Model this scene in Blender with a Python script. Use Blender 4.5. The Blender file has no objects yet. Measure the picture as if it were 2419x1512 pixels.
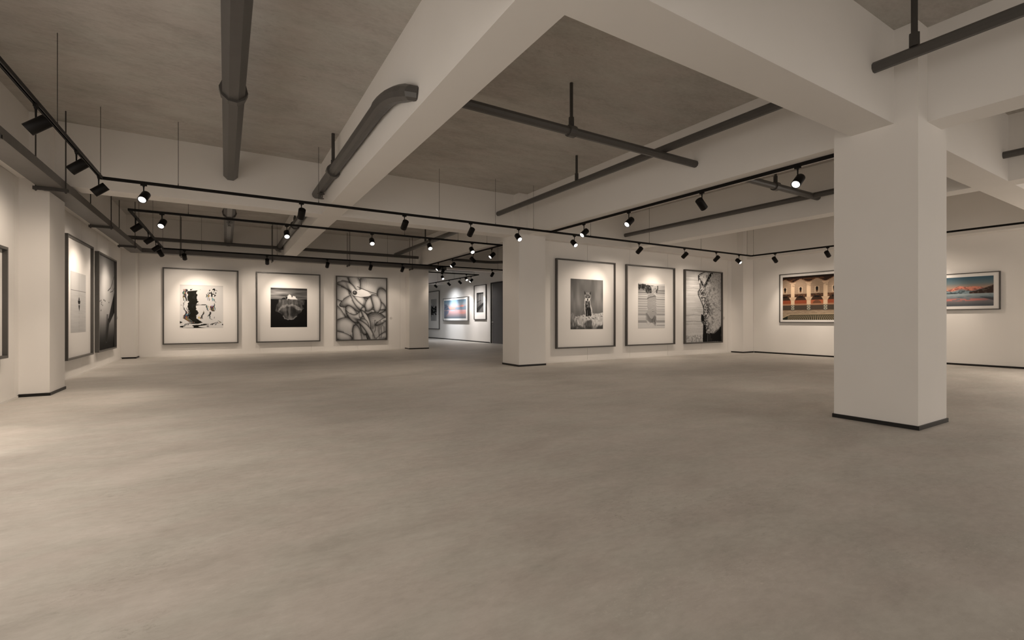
import bpy, bmesh, math, random
import numpy as np
from mathutils import Vector, Matrix

# ------------------------------------------------------------------ camera, world, exposure
S = bpy.context.scene
C = S.collection
F_PX, YAW, CAM_H = 1111.0, math.radians(31.35), 1.0
cam_data = bpy.data.cameras.new('camera')
cam = bpy.data.objects.new('camera', cam_data)
C.objects.link(cam)
cam.location = (0, 0, CAM_H)
cam.rotation_euler = (math.radians(90), 0, -YAW)
cam_data.sensor_fit = 'HORIZONTAL'
cam_data.sensor_width = 36.0
cam_data.lens = 36.0 * F_PX / 2419.0
cam_data.clip_start = 0.05
cam_data.clip_end = 200
S.camera = cam
world = bpy.data.worlds.new('world')
world.use_nodes = True
world.node_tree.nodes['Background'].inputs[0].default_value = (1.0, 0.90, 0.80, 1)
world.node_tree.nodes['Background'].inputs[1].default_value = 1.42
S.world = world
S.view_settings.view_transform = 'Standard'
S.view_settings.look = 'None'
S.view_settings.gamma = 1.0
S.view_settings.use_curve_mapping = False
S.view_settings.exposure = 0.0
try:
    S.cycles.use_denoising = True
    S.cycles.max_bounces = 12
    S.cycles.diffuse_bounces = 8
    S.cycles.sample_clamp_indirect = 4.0
    S.cycles.caustics_reflective = False
    S.cycles.caustics_refractive = False
except Exception:
    pass
WASH = 13.0
SPILL = 0.50             # spill light of a lamp as a share of its beam
LAMP_W = 57.0           # power of one track spotlight
WARM = (1.0, 0.835, 0.68)
NEUTRAL = (1.0, 0.93, 0.88)

# ------------------------------------------------------------------ materials
def new_mat(name):
    m = bpy.data.materials.new(name)
    m.use_nodes = True
    nt = m.node_tree
    return m, nt, nt.nodes['Principled BSDF']

def plain(name, col, rough=0.6, metal=0.0, spec=0.5):
    m, nt, b = new_mat(name)
    b.inputs['Base Color'].default_value = (*col, 1)
    b.inputs['Roughness'].default_value = rough
    b.inputs['Metallic'].default_value = metal
    b.inputs['Specular IOR Level'].default_value = spec
    return m

def plaster(name, col):
    m, nt, b = new_mat(name)
    b.inputs['Roughness'].default_value = 0.8
    b.inputs['Specular IOR Level'].default_value = 0.25
    tc = nt.nodes.new('ShaderNodeTexCoord')
    n = nt.nodes.new('ShaderNodeTexNoise')
    n.inputs['Scale'].default_value = 1.3
    n.inputs['Detail'].default_value = 4
    r = nt.nodes.new('ShaderNodeValToRGB')
    r.color_ramp.elements[0].position = 0.3
    r.color_ramp.elements[0].color = (col[0]*.97, col[1]*.97, col[2]*.965, 1)
    r.color_ramp.elements[1].position = 0.7
    r.color_ramp.elements[1].color = (*col, 1)
    nt.links.new(tc.outputs['Object'], n.inputs['Vector'])
    nt.links.new(n.outputs['Fac'], r.inputs['Fac'])
    nt.links.new(r.outputs['Color'], b.inputs['Base Color'])
    n2 = nt.nodes.new('ShaderNodeTexNoise')
    n2.inputs['Scale'].default_value = 90
    n2.inputs['Detail'].default_value = 3
    bp = nt.nodes.new('ShaderNodeBump')
    bp.inputs['Strength'].default_value = 0.05
    bp.inputs['Distance'].default_value = 0.002
    nt.links.new(tc.outputs['Object'], n2.inputs['Vector'])
    nt.links.new(n2.outputs['Fac'], bp.inputs['Height'])
    nt.links.new(bp.outputs['Normal'], b.inputs['Normal'])
    return m

def concrete(name, dark, mid, light, rough, rough_var, stretch, spec=0.5, contrast=1.0):
    m, nt, b = new_mat(name)
    L = nt.links
    tc = nt.nodes.new('ShaderNodeTexCoord')
    mp = nt.nodes.new('ShaderNodeMapping')
    mp.inputs['Scale'].default_value = stretch
    mp.inputs['Rotation'].default_value = (0, 0, math.radians(8))
    L.new(tc.outputs['Object'], mp.inputs['Vector'])
    def noise(scale, detail, roughn, dist=0.0):
        n = nt.nodes.new('ShaderNodeTexNoise')
        n.inputs['Scale'].default_value = scale
        n.inputs['Detail'].default_value = detail
        n.inputs['Roughness'].default_value = roughn
        n.inputs['Distortion'].default_value = dist
        L.new(mp.outputs['Vector'], n.inputs['Vector'])
        return n.outputs['Fac']
    big = noise(0.55, 6, 0.62, 0.6)
    med = noise(2.1, 8, 0.68, 0.3)
    fine = noise(14, 6, 0.7)
    def mix(a, bb, f):
        x = nt.nodes.new('ShaderNodeMix'); x.data_type = 'FLOAT'
        x.inputs[0].default_value = f
        L.new(a, x.inputs[2]); L.new(bb, x.inputs[3])
        return x.outputs[0]
    v = mix(mix(big, med, 0.50), fine, 0.26)
    r = nt.nodes.new('ShaderNodeValToRGB')
    e = r.color_ramp.elements
    e[0].position = 0.5 - 0.14/contrast; e[0].color = (*dark, 1)
    e[1].position = 0.5 + 0.14/contrast; e[1].color = (*light, 1)
    c = e.new(0.5); c.color = (*mid, 1)
    L.new(v, r.inputs['Fac'])
    # small dark scuffs gathered in patches
    sc = noise(20, 8, 0.8); pt = noise(0.9, 5, 0.6, 1.0)
    a1 = nt.nodes.new('ShaderNodeMapRange'); a1.inputs[1].default_value = 0.52; a1.inputs[2].default_value = 0.68
    L.new(sc, a1.inputs[0])
    a2 = nt.nodes.new('ShaderNodeMapRange'); a2.inputs[1].default_value = 0.50; a2.inputs[2].default_value = 0.66
    L.new(pt, a2.inputs[0])
    mul = nt.nodes.new('ShaderNodeMath'); mul.operation = 'MULTIPLY'
    L.new(a1.outputs[0], mul.inputs[0]); L.new(a2.outputs[0], mul.inputs[1])
    mul2 = nt.nodes.new('ShaderNodeMath'); mul2.operation = 'MULTIPLY'; mul2.inputs[1].default_value = 0.75
    L.new(mul.outputs[0], mul2.inputs[0])
    mc = nt.nodes.new('ShaderNodeMix'); mc.data_type = 'RGBA'
    L.new(mul2.outputs[0], mc.inputs[0]); L.new(r.outputs['Color'], mc.inputs[6])
    mc.inputs[7].default_value = (dark[0]*.72, dark[1]*.7, dark[2]*.68, 1)
    # pale worn flecks in other patches
    fl = noise(34, 8, 0.8); pf = noise(1.3, 4, 0.6, 0.8)
    b1 = nt.nodes.new('ShaderNodeMapRange'); b1.inputs[1].default_value = 0.54; b1.inputs[2].default_value = 0.66; L.new(fl, b1.inputs[0])
    b2 = nt.nodes.new('ShaderNodeMapRange'); b2.inputs[1].default_value = 0.50; b2.inputs[2].default_value = 0.64; L.new(pf, b2.inputs[0])
    m3 = nt.nodes.new('ShaderNodeMath'); m3.operation = 'MULTIPLY'; L.new(b1.outputs[0], m3.inputs[0]); L.new(b2.outputs[0], m3.inputs[1])
    m4 = nt.nodes.new('ShaderNodeMath'); m4.operation = 'MULTIPLY'; m4.inputs[1].default_value = 0.55; L.new(m3.outputs[0], m4.inputs[0])
    mf = nt.nodes.new('ShaderNodeMix'); mf.data_type = 'RGBA'
    L.new(m4.outputs[0], mf.inputs[0]); L.new(mc.outputs[2], mf.inputs[6]); mf.inputs[7].default_value = (light[0]*1.16, light[1]*1.16, light[2]*1.16, 1)
    # slow drift of hue between greenish and reddish grey
    hn = noise(1.7, 4, 0.6, 0.5)
    hr = nt.nodes.new('ShaderNodeValToRGB'); hr.color_ramp.elements[0].position = .42; hr.color_ramp.elements[0].color = (1.015, .997, .992, 1)
    hr.color_ramp.elements[1].position = .58; hr.color_ramp.elements[1].color = (.992, 1.002, .992, 1); L.new(hn, hr.inputs['Fac'])
    hm = nt.nodes.new('ShaderNodeMix'); hm.data_type = 'RGBA'; hm.blend_type = 'MULTIPLY'; hm.inputs[0].default_value = 1.0
    L.new(mf.outputs[2], hm.inputs[6]); L.new(hr.outputs['Color'], hm.inputs[7])
    L.new(hm.outputs[2], b.inputs['Base Color'])
    rr = nt.nodes.new('ShaderNodeMapRange')
    rr.inputs[1].default_value = 0.35; rr.inputs[2].default_value = 0.65
    rr.inputs[3].default_value = rough - rough_var; rr.inputs[4].default_value = rough + rough_var
    L.new(med, rr.inputs[0]); L.new(rr.outputs[0], b.inputs['Roughness'])
    b.inputs['Specular IOR Level'].default_value = spec
    bp = nt.nodes.new('ShaderNodeBump')
    bp.inputs['Strength'].default_value = 0.08; bp.inputs['Distance'].default_value = 0.003
    L.new(fine, bp.inputs['Height']); L.new(bp.outputs['Normal'], b.inputs['Normal'])
    return m

def metal_paint(name, col, rough=0.45, metal=0.0):
    m, nt, b = new_mat(name)
    n = nt.nodes.new('ShaderNodeTexNoise'); n.inputs['Scale'].default_value = 9; n.inputs['Detail'].default_value = 4
    tc = nt.nodes.new('ShaderNodeTexCoord'); nt.links.new(tc.outputs['Object'], n.inputs['Vector'])
    r = nt.nodes.new('ShaderNodeValToRGB')
    r.color_ramp.elements[0].position = .3; r.color_ramp.elements[0].color = (col[0]*.9, col[1]*.9, col[2]*.9, 1)
    r.color_ramp.elements[1].position = .7; r.color_ramp.elements[1].color = (*col, 1)
    nt.links.new(n.outputs['Fac'], r.inputs['Fac']); nt.links.new(r.outputs['Color'], b.inputs['Base Color'])
    b.inputs['Roughness'].default_value = rough; b.inputs['Metallic'].default_value = metal
    return m

WALL = plaster('white_plaster', (0.86, 0.84, 0.815))
PANEL = plaster('white_wall_panel', (0.86, 0.84, 0.815))
BEAM = plaster('beam_plaster', (0.85, 0.83, 0.805))
FLOOR = concrete('polished_concrete_floor', (0.40, 0.378, 0.35), (0.50, 0.478, 0.448), (0.59, 0.568, 0.538), 0.56, 0.07, (1.0, 1.9, 1), 0.35, 1.15)
CEIL = concrete('dark_concrete_ceiling', (0.40, 0.38, 0.355), (0.52, 0.50, 0.47), (0.60, 0.58, 0.55), 0.85, 0.05, (1.0, 2.1, 1), 0.2, 1.1)
BLACK = metal_paint('black_powder_coat', (0.006, 0.005, 0.0045), 0.5)
BLACK.node_tree.nodes['Principled BSDF'].inputs['Specular IOR Level'].default_value = 0.18
SKIRT = plain('black_skirting', (0.010, 0.009, 0.008), 0.4, spec=0.3)
PIPE = metal_paint('dark_grey_pipe', (0.088, 0.083, 0.078), 0.42)
TRAY = metal_paint('dark_grey_tray', (0.115, 0.106, 0.098), 0.5)
RODM = metal_paint('dark_hanger_steel', (0.05, 0.046, 0.042), 0.5)
FRAME = metal_paint('charcoal_frame', (0.075, 0.070, 0.065), 0.4)
FRAME_SILVER = metal_paint('grey_metal_frame', (0.20, 0.195, 0.19), 0.35, 0.3)
MAT = plain('mat_board', (0.80, 0.785, 0.765), 0.9, spec=0.2)
DOORM = metal_paint('grey_door', (0.13, 0.13, 0.135), 0.5)
STEEL = plain('brushed_steel', (0.55, 0.54, 0.52), 0.3, 1.0)
SWITCH = plain('grey_switch', (0.66, 0.64, 0.61), 0.4)

def print_mat():
    m, nt, b = new_mat('printed_paper')
    a = nt.nodes.new('ShaderNodeAttribute'); a.attribute_name = 'ink'
    nt.links.new(a.outputs['Color'], b.inputs['Base Color'])
    b.inputs['Roughness'].default_value = 0.7
    b.inputs['Specular IOR Level'].default_value = 0.15
    return m
PRINT = print_mat()

def lens_mat(name, col):
    m = bpy.data.materials.new(name); m.use_nodes = True
    nt = m.node_tree; nt.nodes.clear()
    o = nt.nodes.new('ShaderNodeOutputMaterial'); e = nt.nodes.new('ShaderNodeEmission')
    e.inputs[0].default_value = (*col, 1); e.inputs[1].default_value = 3.0
    nt.links.new(e.outputs[0], o.inputs[0])
    return m
LENS = lens_mat('lit_lens', (1, 0.95, 0.88))

# ------------------------------------------------------------------ mesh helpers
def link(o, parent=None):
    C.objects.link(o)
    if parent is not None:
        o.parent = parent
    return o

def mesh_obj(name, bm, m, parent=None, smooth=False):
    bmesh.ops.recalc_face_normals(bm, faces=bm.faces[:])
    me = bpy.data.meshes.new(name)
    bm.to_mesh(me); bm.free()
    me.materials.append(m)
    if smooth:
        me.polygons.foreach_set('use_smooth', [True]*len(me.polygons))
    return link(bpy.data.objects.new(name, me), parent)

def box(bm, x0, x1, y0, y1, z0, z1):
    v = [bm.verts.new((x, y, z)) for x in (x0, x1) for y in (y0, y1) for z in (z0, z1)]
    for f in ((0,1,3,2), (4,6,7,5), (0,4,5,1), (2,3,7,6), (0,2,6,4), (1,5,7,3)):
        bm.faces.new([v[i] for i in f])

def tube(bm, pts, radii, n=12, cap=True, phase=0.0):
    """A tube through pts; radii one per point."""
    pts = [Vector(p) for p in pts]
    rings = []
    up0 = None
    for i, p in enumerate(pts):
        a = pts[max(i-1, 0)]; b = pts[min(i+1, len(pts)-1)]
        d = b - a
        if d.length < 1e-9:
            d = (pts[1]-pts[0]) if i == 0 else (pts[-1]-pts[-2])
            if d.length < 1e-9:
                d = pts[-1]-pts[0]
        d.normalize()
        if up0 is None:
            up0 = Vector((0, 0, 1)) if abs(d.z) < .9 else Vector((1, 0, 0))
        u = (up0 - d*up0.dot(d)).normalized(); up0 = u
        w = d.cross(u)
        rings.append([bm.verts.new(p + (u*math.cos(2*math.pi*k/n+phase) + w*math.sin(2*math.pi*k/n+phase))*radii[i]) for k in range(n)])
    for i in range(len(rings)-1):
        for k in range(n):
            bm.faces.new((rings[i][k], rings[i][(k+1) % n], rings[i+1][(k+1) % n], rings[i+1][k]))
    if cap:
        bm.faces.new(rings[0][::-1]); bm.faces.new(rings[-1])

def tag(o, label=None, cat=None, group=None, kind=None):
    if label: o['label'] = label
    if cat: o['category'] = cat
    if group: o['group'] = group
    if kind: o['kind'] = kind
    return o

def thing(name, label, cat, loc=(0, 0, 0), rz=0.0, group=None):
    o = bpy.data.objects.new(name, None)
    o.empty_display_size = 0.1
    o.location = loc; o.rotation_euler = (0, 0, rz)
    C.objects.link(o)
    return tag(o, label, cat, group)

def structure(name, bm, m, parent=None):
    return tag(mesh_obj(name, bm, m, parent), kind='structure' if parent is None else None)

# ------------------------------------------------------------------ room shell
ZB, ZC = 2.843, 3.72
XL, XR, YN, YF = -2.285, 13.90, -8.0, 15.95
bm = bmesh.new(); box(bm, -2.7, 14.3, -8.3, 31.0, -0.2, 0.0); structure('floor', bm, FLOOR)
bm = bmesh.new(); box(bm, -2.7, 14.3, -8.3, 31.0, ZC, ZC+0.2); structure('ceiling', bm, CEIL)

def panelled(name, along, a0, a1, face, out, seams, z1=ZB, back=0.25, narrow=None):
    """White panel wall: 12 mm gaps at the seams; 'along' is the axis it runs on, out = +1/-1 way it faces."""
    bm = bmesh.new()
    def bx(s0, s1, d0, d1, z0, z1_):
        lo, hi = min(d0, d1), max(d0, d1)
        if along == 0: box(bm, s0, s1, lo, hi, z0, z1_)
        else: box(bm, lo, hi, s0, s1, z0, z1_)
    bx(a0, a1, face - out*back, face - out*0.012, 0, z1)
    e = [a0] + [s for s in seams if a0 < s < a1] + [a1]
    for i in range(len(e)-1):
        g0 = 0.005 if i else 0.0
        g1 = 0.005 if i < len(e)-2 else 0.0
        bx(e[i]+g0, e[i+1]-g1, face - out*0.012, face, 0.03, z1-0.012)
    return structure(name, bm, PANEL)

panelled('wall_left', 1, 5.85, YF, XL, 1, [-7.2, -5.75, -4.32, -2.88, -1.44, 0.0, 1.43, 2.87, 4.3, 5.73, 7.1, 8.37, 8.55, 10.18, 11.61, 12.87, 14.06, 15.39])
panelled("wall_far", 0, -1.99, 5.36, YF, -1, [-1.98, -0.56, 0.88, 2.31, 3.74, 5.17], back=0.10)
panelled('wall_middle', 0, 6.05, 13.375, 8.90, -1, [6.15, 7.59, 9.03, 10.48, 11.93, 13.2], back=0.15)
bm = bmesh.new(); box(bm, XR, XR+0.25, 2.30, 9.07, 0, ZC); box(bm, XR, XR+0.25, YN, 2.30, 0, .12); box(bm, XR, XR+0.25, YN, 2.30, ZB, ZC); structure('wall_right', bm, WALL)
bm = bmesh.new()
box(bm, -2.6, 14.2, YN-0.25, YN, 0, 0.15); box(bm, -2.6, 14.2, YN-0.25, YN, 3.35, ZC)
structure('wall_rear', bm, WALL)
bm = bmesh.new()
for i in range(9):
    x = -2.45 + i*2.06
    box(bm, x-.03, x+.03, YN-.16, YN-.10, .15, 3.35)
box(bm, -2.45, 14.1, YN-.16, YN-.10, .15, .20); box(bm, -2.45, 14.1, YN-.16, YN-.10, 3.30, 3.35)
structure('added_window_1', bm, SKIRT)  # unseen rear glazing, added to let in soft fill light
def added_side_window(name, x, y0, y1, n):  # bars of an invented side opening, out of view, for fill daylight
    bm = bmesh.new()
    for i in range(n+1):
        y = y0+.03 + i*(y1-y0-.06)/n
        box(bm, x-.03, x+.03, y-.03, y+.03, .12, ZB)
    box(bm, x-.03, x+.03, y0, y1, .12, .17); box(bm, x-.03, x+.03, y0, y1, ZB-.05, ZB)
    structure(name, bm, SKIRT)
added_side_window('added_window_2', XL-.12, YN, 5.85, 7)
added_side_window('added_window_3', XR+.12, YN, 2.30, 5)
bm = bmesh.new(); box(bm, XL-.25, XL, YN, 5.85, 0, .12); box(bm, -2.7, -2.551, YN, YF, ZB, ZC); structure('wall_left_sill', bm, WALL)  # wall strips around the added left opening
# back room: the wall with the door, the end wall
bm = bmesh.new()
XB = 9.75
box(bm, XB, XB+0.2, 17.76, 30.0, 0, ZC)
box(bm, XB, XB+0.2, 9.07, 16.70, 0, ZC)
box(bm, XB, XB+0.2, 16.70, 17.76, 2.60, ZC)
structure('wall_back_room', bm, WALL)
bm = bmesh.new(); box(bm, 4.0, XB, 30.0, 30.2, 0, ZC); structure('wall_end', bm, WALL)
bm = bmesh.new(); box(bm, 4.0, 4.2, 16.06, 30.0, 0, ZC); structure('wall_side', bm, WALL)
# baseboards
def baseboard(name, along, a0, a1, face, out, h, m, t=0.012):
    bm = bmesh.new()
    lo, hi = sorted((face, face + out*t))
    if along == 0: box(bm, a0, a1, lo, hi, 0, h)
    else: box(bm, lo, hi, a0, a1, 0, h)
    return structure(name, bm, m)
LIGHT_TRIM = plain('white_skirting', (0.84, 0.82, 0.79), 0.4)
baseboard('baseboard_left', 1, 5.85, 8.45, XL, 1, 0.028, LIGHT_TRIM, .014)
baseboard('baseboard_left_far', 1, 9.24, 15.50, XL, 1, 0.028, LIGHT_TRIM, .014)
baseboard('baseboard_far', 0, -1.96, 5.34, YF, -1, 0.028, LIGHT_TRIM, .014)
baseboard('baseboard_middle', 0, 6.08, 13.34, 8.90, -1, 0.028, LIGHT_TRIM, .014)
baseboard('baseboard_right', 1, 2.3, 8.48, XR, -1, 0.040, SKIRT)
baseboard('baseboard_back_room', 1, 17.82, 30.0, XB, -1, 0.045, SKIRT)

# door in the back room
door = thing('door_1', None, None, (XB+0.03, 17.72, 0))
door['kind'] = 'structure'
bm = bmesh.new(); box(bm, 0.0, 0.045, -0.98, -0.02, 0.006, 2.555); mesh_obj('door_leaf', bm, DOORM, door)
bm = bmesh.new()
box(bm, -0.045, 0.05, -1.02, 0.04, 2.556, 2.60)
box(bm, -0.045, 0.0, 0.0, 0.04, 0, 2.56); box(bm, -0.045, 0.0, -1.02, -0.985, 0, 2.56)
mesh_obj('door_frame', bm, SKIRT, door)
bm = bmesh.new()
tube(bm, [(-0.012, -0.09, 0.91), (-0.0, -0.09, 0.91)], [0.026, 0.026], 16)
tube(bm, [(-0.0, -0.09, 0.91), (-0.055, -0.09, 0.91), (-0.06, -0.10, 0.91), (-0.06, -0.23, 0.91)], [0.011, 0.011, 0.011, 0.010], 10)
tube(bm, [(-0.010, -0.09, 0.82), (0, -0.09, 0.82)], [0.02, 0.02], 14)
tag(mesh_obj('door_handle', bm, STEEL, door), 'chrome lever handle')

# ------------------------------------------------------------------ columns
CW = 0.69
def column(x0, y0, label, w=CW, d=0.69, group='white columns with black skirting'):
    t = thing('column', label, 'column', (x0 + w/2, y0 + d/2, 0), group=group)
    bm = bmesh.new(); box(bm, -w/2, w/2, -d/2, d/2, 0, ZC); mesh_obj('shaft', bm, BEAM, t)
    bm = bmesh.new()
    e = 0.012
    box(bm, -w/2-e, w/2+e, -d/2-e, -d/2, 0, 0.038); box(bm, -w/2-e, w/2+e, d/2, d/2+e, 0, 0.038)
    box(bm, -w/2-e, -w/2, -d/2, d/2, 0, 0.038); box(bm, w/2, w/2+e, -d/2, d/2, 0, 0.038)
    mesh_obj('skirting', bm, SKIRT, t)
    return t
YC = [1.725, 8.51, 15.53]
column(5.36, YC[0], 'thick white square column in the right foreground, nearest of all columns')
column(5.36, YC[1], 'white square column in the middle of the hall, beside the fox photograph')
column(5.36, YC[2], 'white square column at the right end of the far wall, beside the passage')
column(-2.68, YC[1], 'white column at the far left, between the cropped frame and the mist print')
column(-2.68, YC[2], 'white corner column where the left wall meets the far wall')
column(13.37, YC[1], 'white corner column right of the lips print, where the right wall begins', w=0.52)

# ------------------------------------------------------------------ beams
def beam(x0, x1, y0, y1, label, z0=ZB):
    bm = bmesh.new(); box(bm, x0, x1, y0, y1, z0, ZC)
    o = mesh_obj('ceiling_beam', bm, BEAM)
    return tag(o, label, 'beam', 'white ceiling beams')
CL, CM0, CM1, CR = -1.99, 5.36, 6.05, 13.37
U = [(1.905, 2.262), (8.715, 9.07), (15.70, 16.05), (22.62, 22.97)]
beam(CL, CM0, *U[0], 'wide white beam crossing overhead to the left face of the nearest column')
beam(CM1, CR, *U[0], 'white beam running right from behind the nearest column, top right of the photo')
beam(CL, CM0, *U[1], 'white beam between the far left column and the middle column')
beam(CM1, CR, *U[1], 'white beam above the wall with the fox photograph')
beam(CL, CM0, *U[2], 'white beam above the far wall with the iceberg print')
beam(CM1, XB, *U[2], 'white beam over the passage into the bright back room')
beam(4.2, XB, *U[3], 'white beam deep in the back room, above its mountain pictures')
beam(-2.55, -2.19, 2.262, YC[1], 'white beam along the top of the left wall, nearest part')
beam(-2.55, -2.19, YC[1]+.69, YC[2], 'white beam along the top of the left wall, above the bridge print')
beam(-2.55, -2.19, -7.9, 2.262, 'white beam along the left wall beside the camera')
beam(1.425, 1.75, -7.9, U[0][0], 'white beam overhead behind the crossing at the top edge')
beam(1.425, 1.75, U[0][1], U[1][0], 'broad white beam slanting down from top centre, with the bent pipe on its side')
beam(1.425, 1.75, U[1][1], U[2][0], 'white beam behind the tracks, above the iceberg print')
beam(5.575, 5.918, -7.9, YC[0], 'white beam coming forward from the nearest column to the top right edge')
beam(5.575, 5.918, YC[0]+.69, YC[1], 'white beam between the nearest column and the middle column')
beam(5.575, 5.918, YC[1]+.69, YC[2], 'white beam between the middle column and the far column')
beam(8.87, 9.195, -7.9, U[0][0], 'white beam at the right edge beyond the nearest column')
beam(8.87, 9.195, U[0][1], U[1][0], 'white beam in the right bay, left of the nearest column, over the lips print')
beam(8.87, 9.195, U[1][1], U[2][0], 'white beam behind the middle wall, running to the passage')
beam(6.60, 6.95, U[2][1], U[3][0], 'white beam just inside the back room, right of the far column')
beam(13.55, XR, -7.9, YC[1], 'white beam along the top of the right wall, above the courtyard picture')

# ------------------------------------------------------------------ lighting tracks (rails with suspension wires)
ZT0, ZT1 = 2.807, 2.843
def rail(parent, p, q):
    (x0, y0), (x1, y1) = p, q
    bm = bmesh.new(); w = 0.018
    o = parent.location
    def b(a0, a1, c0, c1, z0, z1): box(bm, a0-o.x, a1-o.x, c0-o.y, c1-o.y, z0, z1)
    if abs(y0-y1) < 1e-6:     # along X: top web, two cheeks, two lips round the open slot
        b(x0, x1, y0-w, y0+w, ZT1-.006, ZT1)
        b(x0, x1, y0-w, y0-w+.004, ZT0, ZT1-.006); b(x0, x1, y0+w-.004, y0+w, ZT0, ZT1-.006)
        b(x0, x1, y0-w+.004, y0-.006, ZT0+.004, ZT0+.007); b(x0, x1, y0+.006, y0+w-.004, ZT0+.004, ZT0+.007)
    else:
        b(x0-w, x0+w, y0, y1, ZT1-.006, ZT1)
        b(x0-w, x0-w+.004, y0, y1, ZT0, ZT1-.006); b(x0+w-.004, x0+w, y0, y1, ZT0, ZT1-.006)
        b(x0-w+.004, x0-.006, y0, y1, ZT0+.004, ZT0+.007); b(x0+.006, x0+w-.004, y0, y1, ZT0+.004, ZT0+.007)
    return mesh_obj('rail', bm, BLACK, parent)

def wire(parent, x, y, top=ZC):
    o = parent.location
    bm = bmesh.new()
    tube(bm, [(x-o.x, y-o.y, ZT1+.03), (x-o.x, y-o.y, top)], [.0032, .0032], 6)
    tube(bm, [(x-o.x, y-o.y, ZT1), (x-o.x, y-o.y, ZT1+.03)], [.006, .005], 8)
    return mesh_obj('suspension_wire', bm, RODM, parent)

XA, XM, XE = -1.36, 5.76, 12.79
t = thing('lighting_track', 'long black lighting track hung across the front of the hall, with runs down both sides', 'lighting track', (XA, 7.9, 0), group='black lighting tracks')
rail(t, (XA-.017, 7.9), (XE+.017, 7.9)); rail(t, (XA, -6.2), (XA, 7.883)); rail(t, (XE, -6.2), (XE, 7.883)); rail(t, (XM, 2.43), (XM, 7.883))
for x in (-.554, 1.252, 3.283, 4.442, 5.321, 6.83, 8.66, 10.577, 12.6): wire(t, x, 7.9)
for y in (-4.0, -1.5, 1.0, 4.0, 6.046, 7.85): wire(t, XA, y)
for y in (-4.0, -1.5, 1.0, 4.5, 7.83): wire(t, XE, y)
t = thing('lighting_track', 'black lighting track forming a closed rectangle in front of the far wall', 'lighting track', (XA, 9.93, 0), group='black lighting tracks')
rail(t, (XA-.017, 9.93), (XM+.017, 9.93)); rail(t, (XA, 9.947), (XA, 14.847)); rail(t, (XM, 9.947), (XM, 14.847)); rail(t, (XA-.017, 14.865), (9.3, 14.865))
for x in (-.552, 1.259, 3.317, 4.589, 5.349): wire(t, x, 9.93)
for x in (-.541, 1.251, 3.259, 4.409, 8.46): wire(t, x, 14.865)
for y in (10.95, 12.9, 14.8): wire(t, XA, y)
t = thing('lighting_track', 'small black lighting track in the bright back room beyond the far column', 'lighting track', (8.73, 16.93, 0), group='black lighting tracks')
rail(t, (6.2, 16.93), (8.747, 16.93)); rail(t, (8.73, 16.947), (8.73, 22.25)); rail(t, (5.5, 22.267), (8.747, 22.267))
for x, y in ((7.6, 16.93), (8.5, 16.93), (8.73, 17.3), (8.73, 19.3), (8.73, 21.2)): wire(t, x, y)

# ------------------------------------------------------------------ track spotlights
HEAD_L, HEAD_R = 0.165, 0.052
_lamp_mesh = {}
def lamp_parts():
    if _lamp_mesh: return _lamp_mesh
    def keep(key, bm, m, smooth=False):
        bmesh.ops.recalc_face_normals(bm, faces=bm.faces[:])
        me = bpy.data.meshes.new(key); bm.to_mesh(me); bm.free(); me.materials.append(m)
        if smooth:
            for p in me.polygons: p.use_smooth = abs(p.normal.x) < .9
        _lamp_mesh[key] = me
    # head: axis along local +X (the lens end), centre at the origin
    bm = bmesh.new(); n = 28; h = HEAD_L/2; R = HEAD_R
    prof = [(-h+.004, 0.0), (-h+.004, R-.012), (-h, R-.010), (-h, R-.002), (-h+.003, R), (h-.002, R), (h, R-.002), (h, R-.007), (h-.012, R-.009)]
    rings = []
    for (x, r) in prof:
        rings.append([bm.verts.new((x, 0, 0))] if r == 0 else [bm.verts.new((x, r*math.cos(2*math.pi*k/n), r*math.sin(2*math.pi*k/n))) for k in range(n)])
    for i in range(len(rings)-1):
        a, b = rings[i], rings[i+1]
        for k in range(n):
            if len(a) == 1: bm.faces.new((a[0], b[k], b[(k+1) % n]))
            else: bm.faces.new((a[k], a[(k+1) % n], b[(k+1) % n], b[k]))
    keep('head', bm, BLACK, True)
    bm = bmesh.new()
    vs = [bm.verts.new((h-.007, (R-.0085)*math.cos(2*math.pi*k/n), (R-.0085)*math.sin(2*math.pi*k/n))) for k in range(n)]
    f = bm.faces.new(vs); r2 = [bm.verts.new((h-.0075, v.co.y, v.co.z)) for v in vs]
    for k in range(n): bm.faces.new((vs[k], vs[(k+1) % n], r2[(k+1) % n], r2[k]))
    bm.faces.new(r2[::-1])
    keep('lens', bm, LENS)
    bm = bmesh.new()
    box(bm, -.035, .035, -.011, .011, -.022, 0.0)
    tube(bm, [(0, 0, -.02), (0, 0, -.034)], [.015, .012], 12)
    keep('track_adapter', bm, BLACK)
    bm = bmesh.new()
    tube(bm, [(0, 0, -.03), (0, 0, -.06), (0, 0, -.135)], [.0095, .0075, .006], 10)
    tube(bm, [(0, -.012, -.137), (0, .012, -.137)], [.011, .011], 12)
    keep('stem', bm, BLACK)
    return _lamp_mesh

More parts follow.
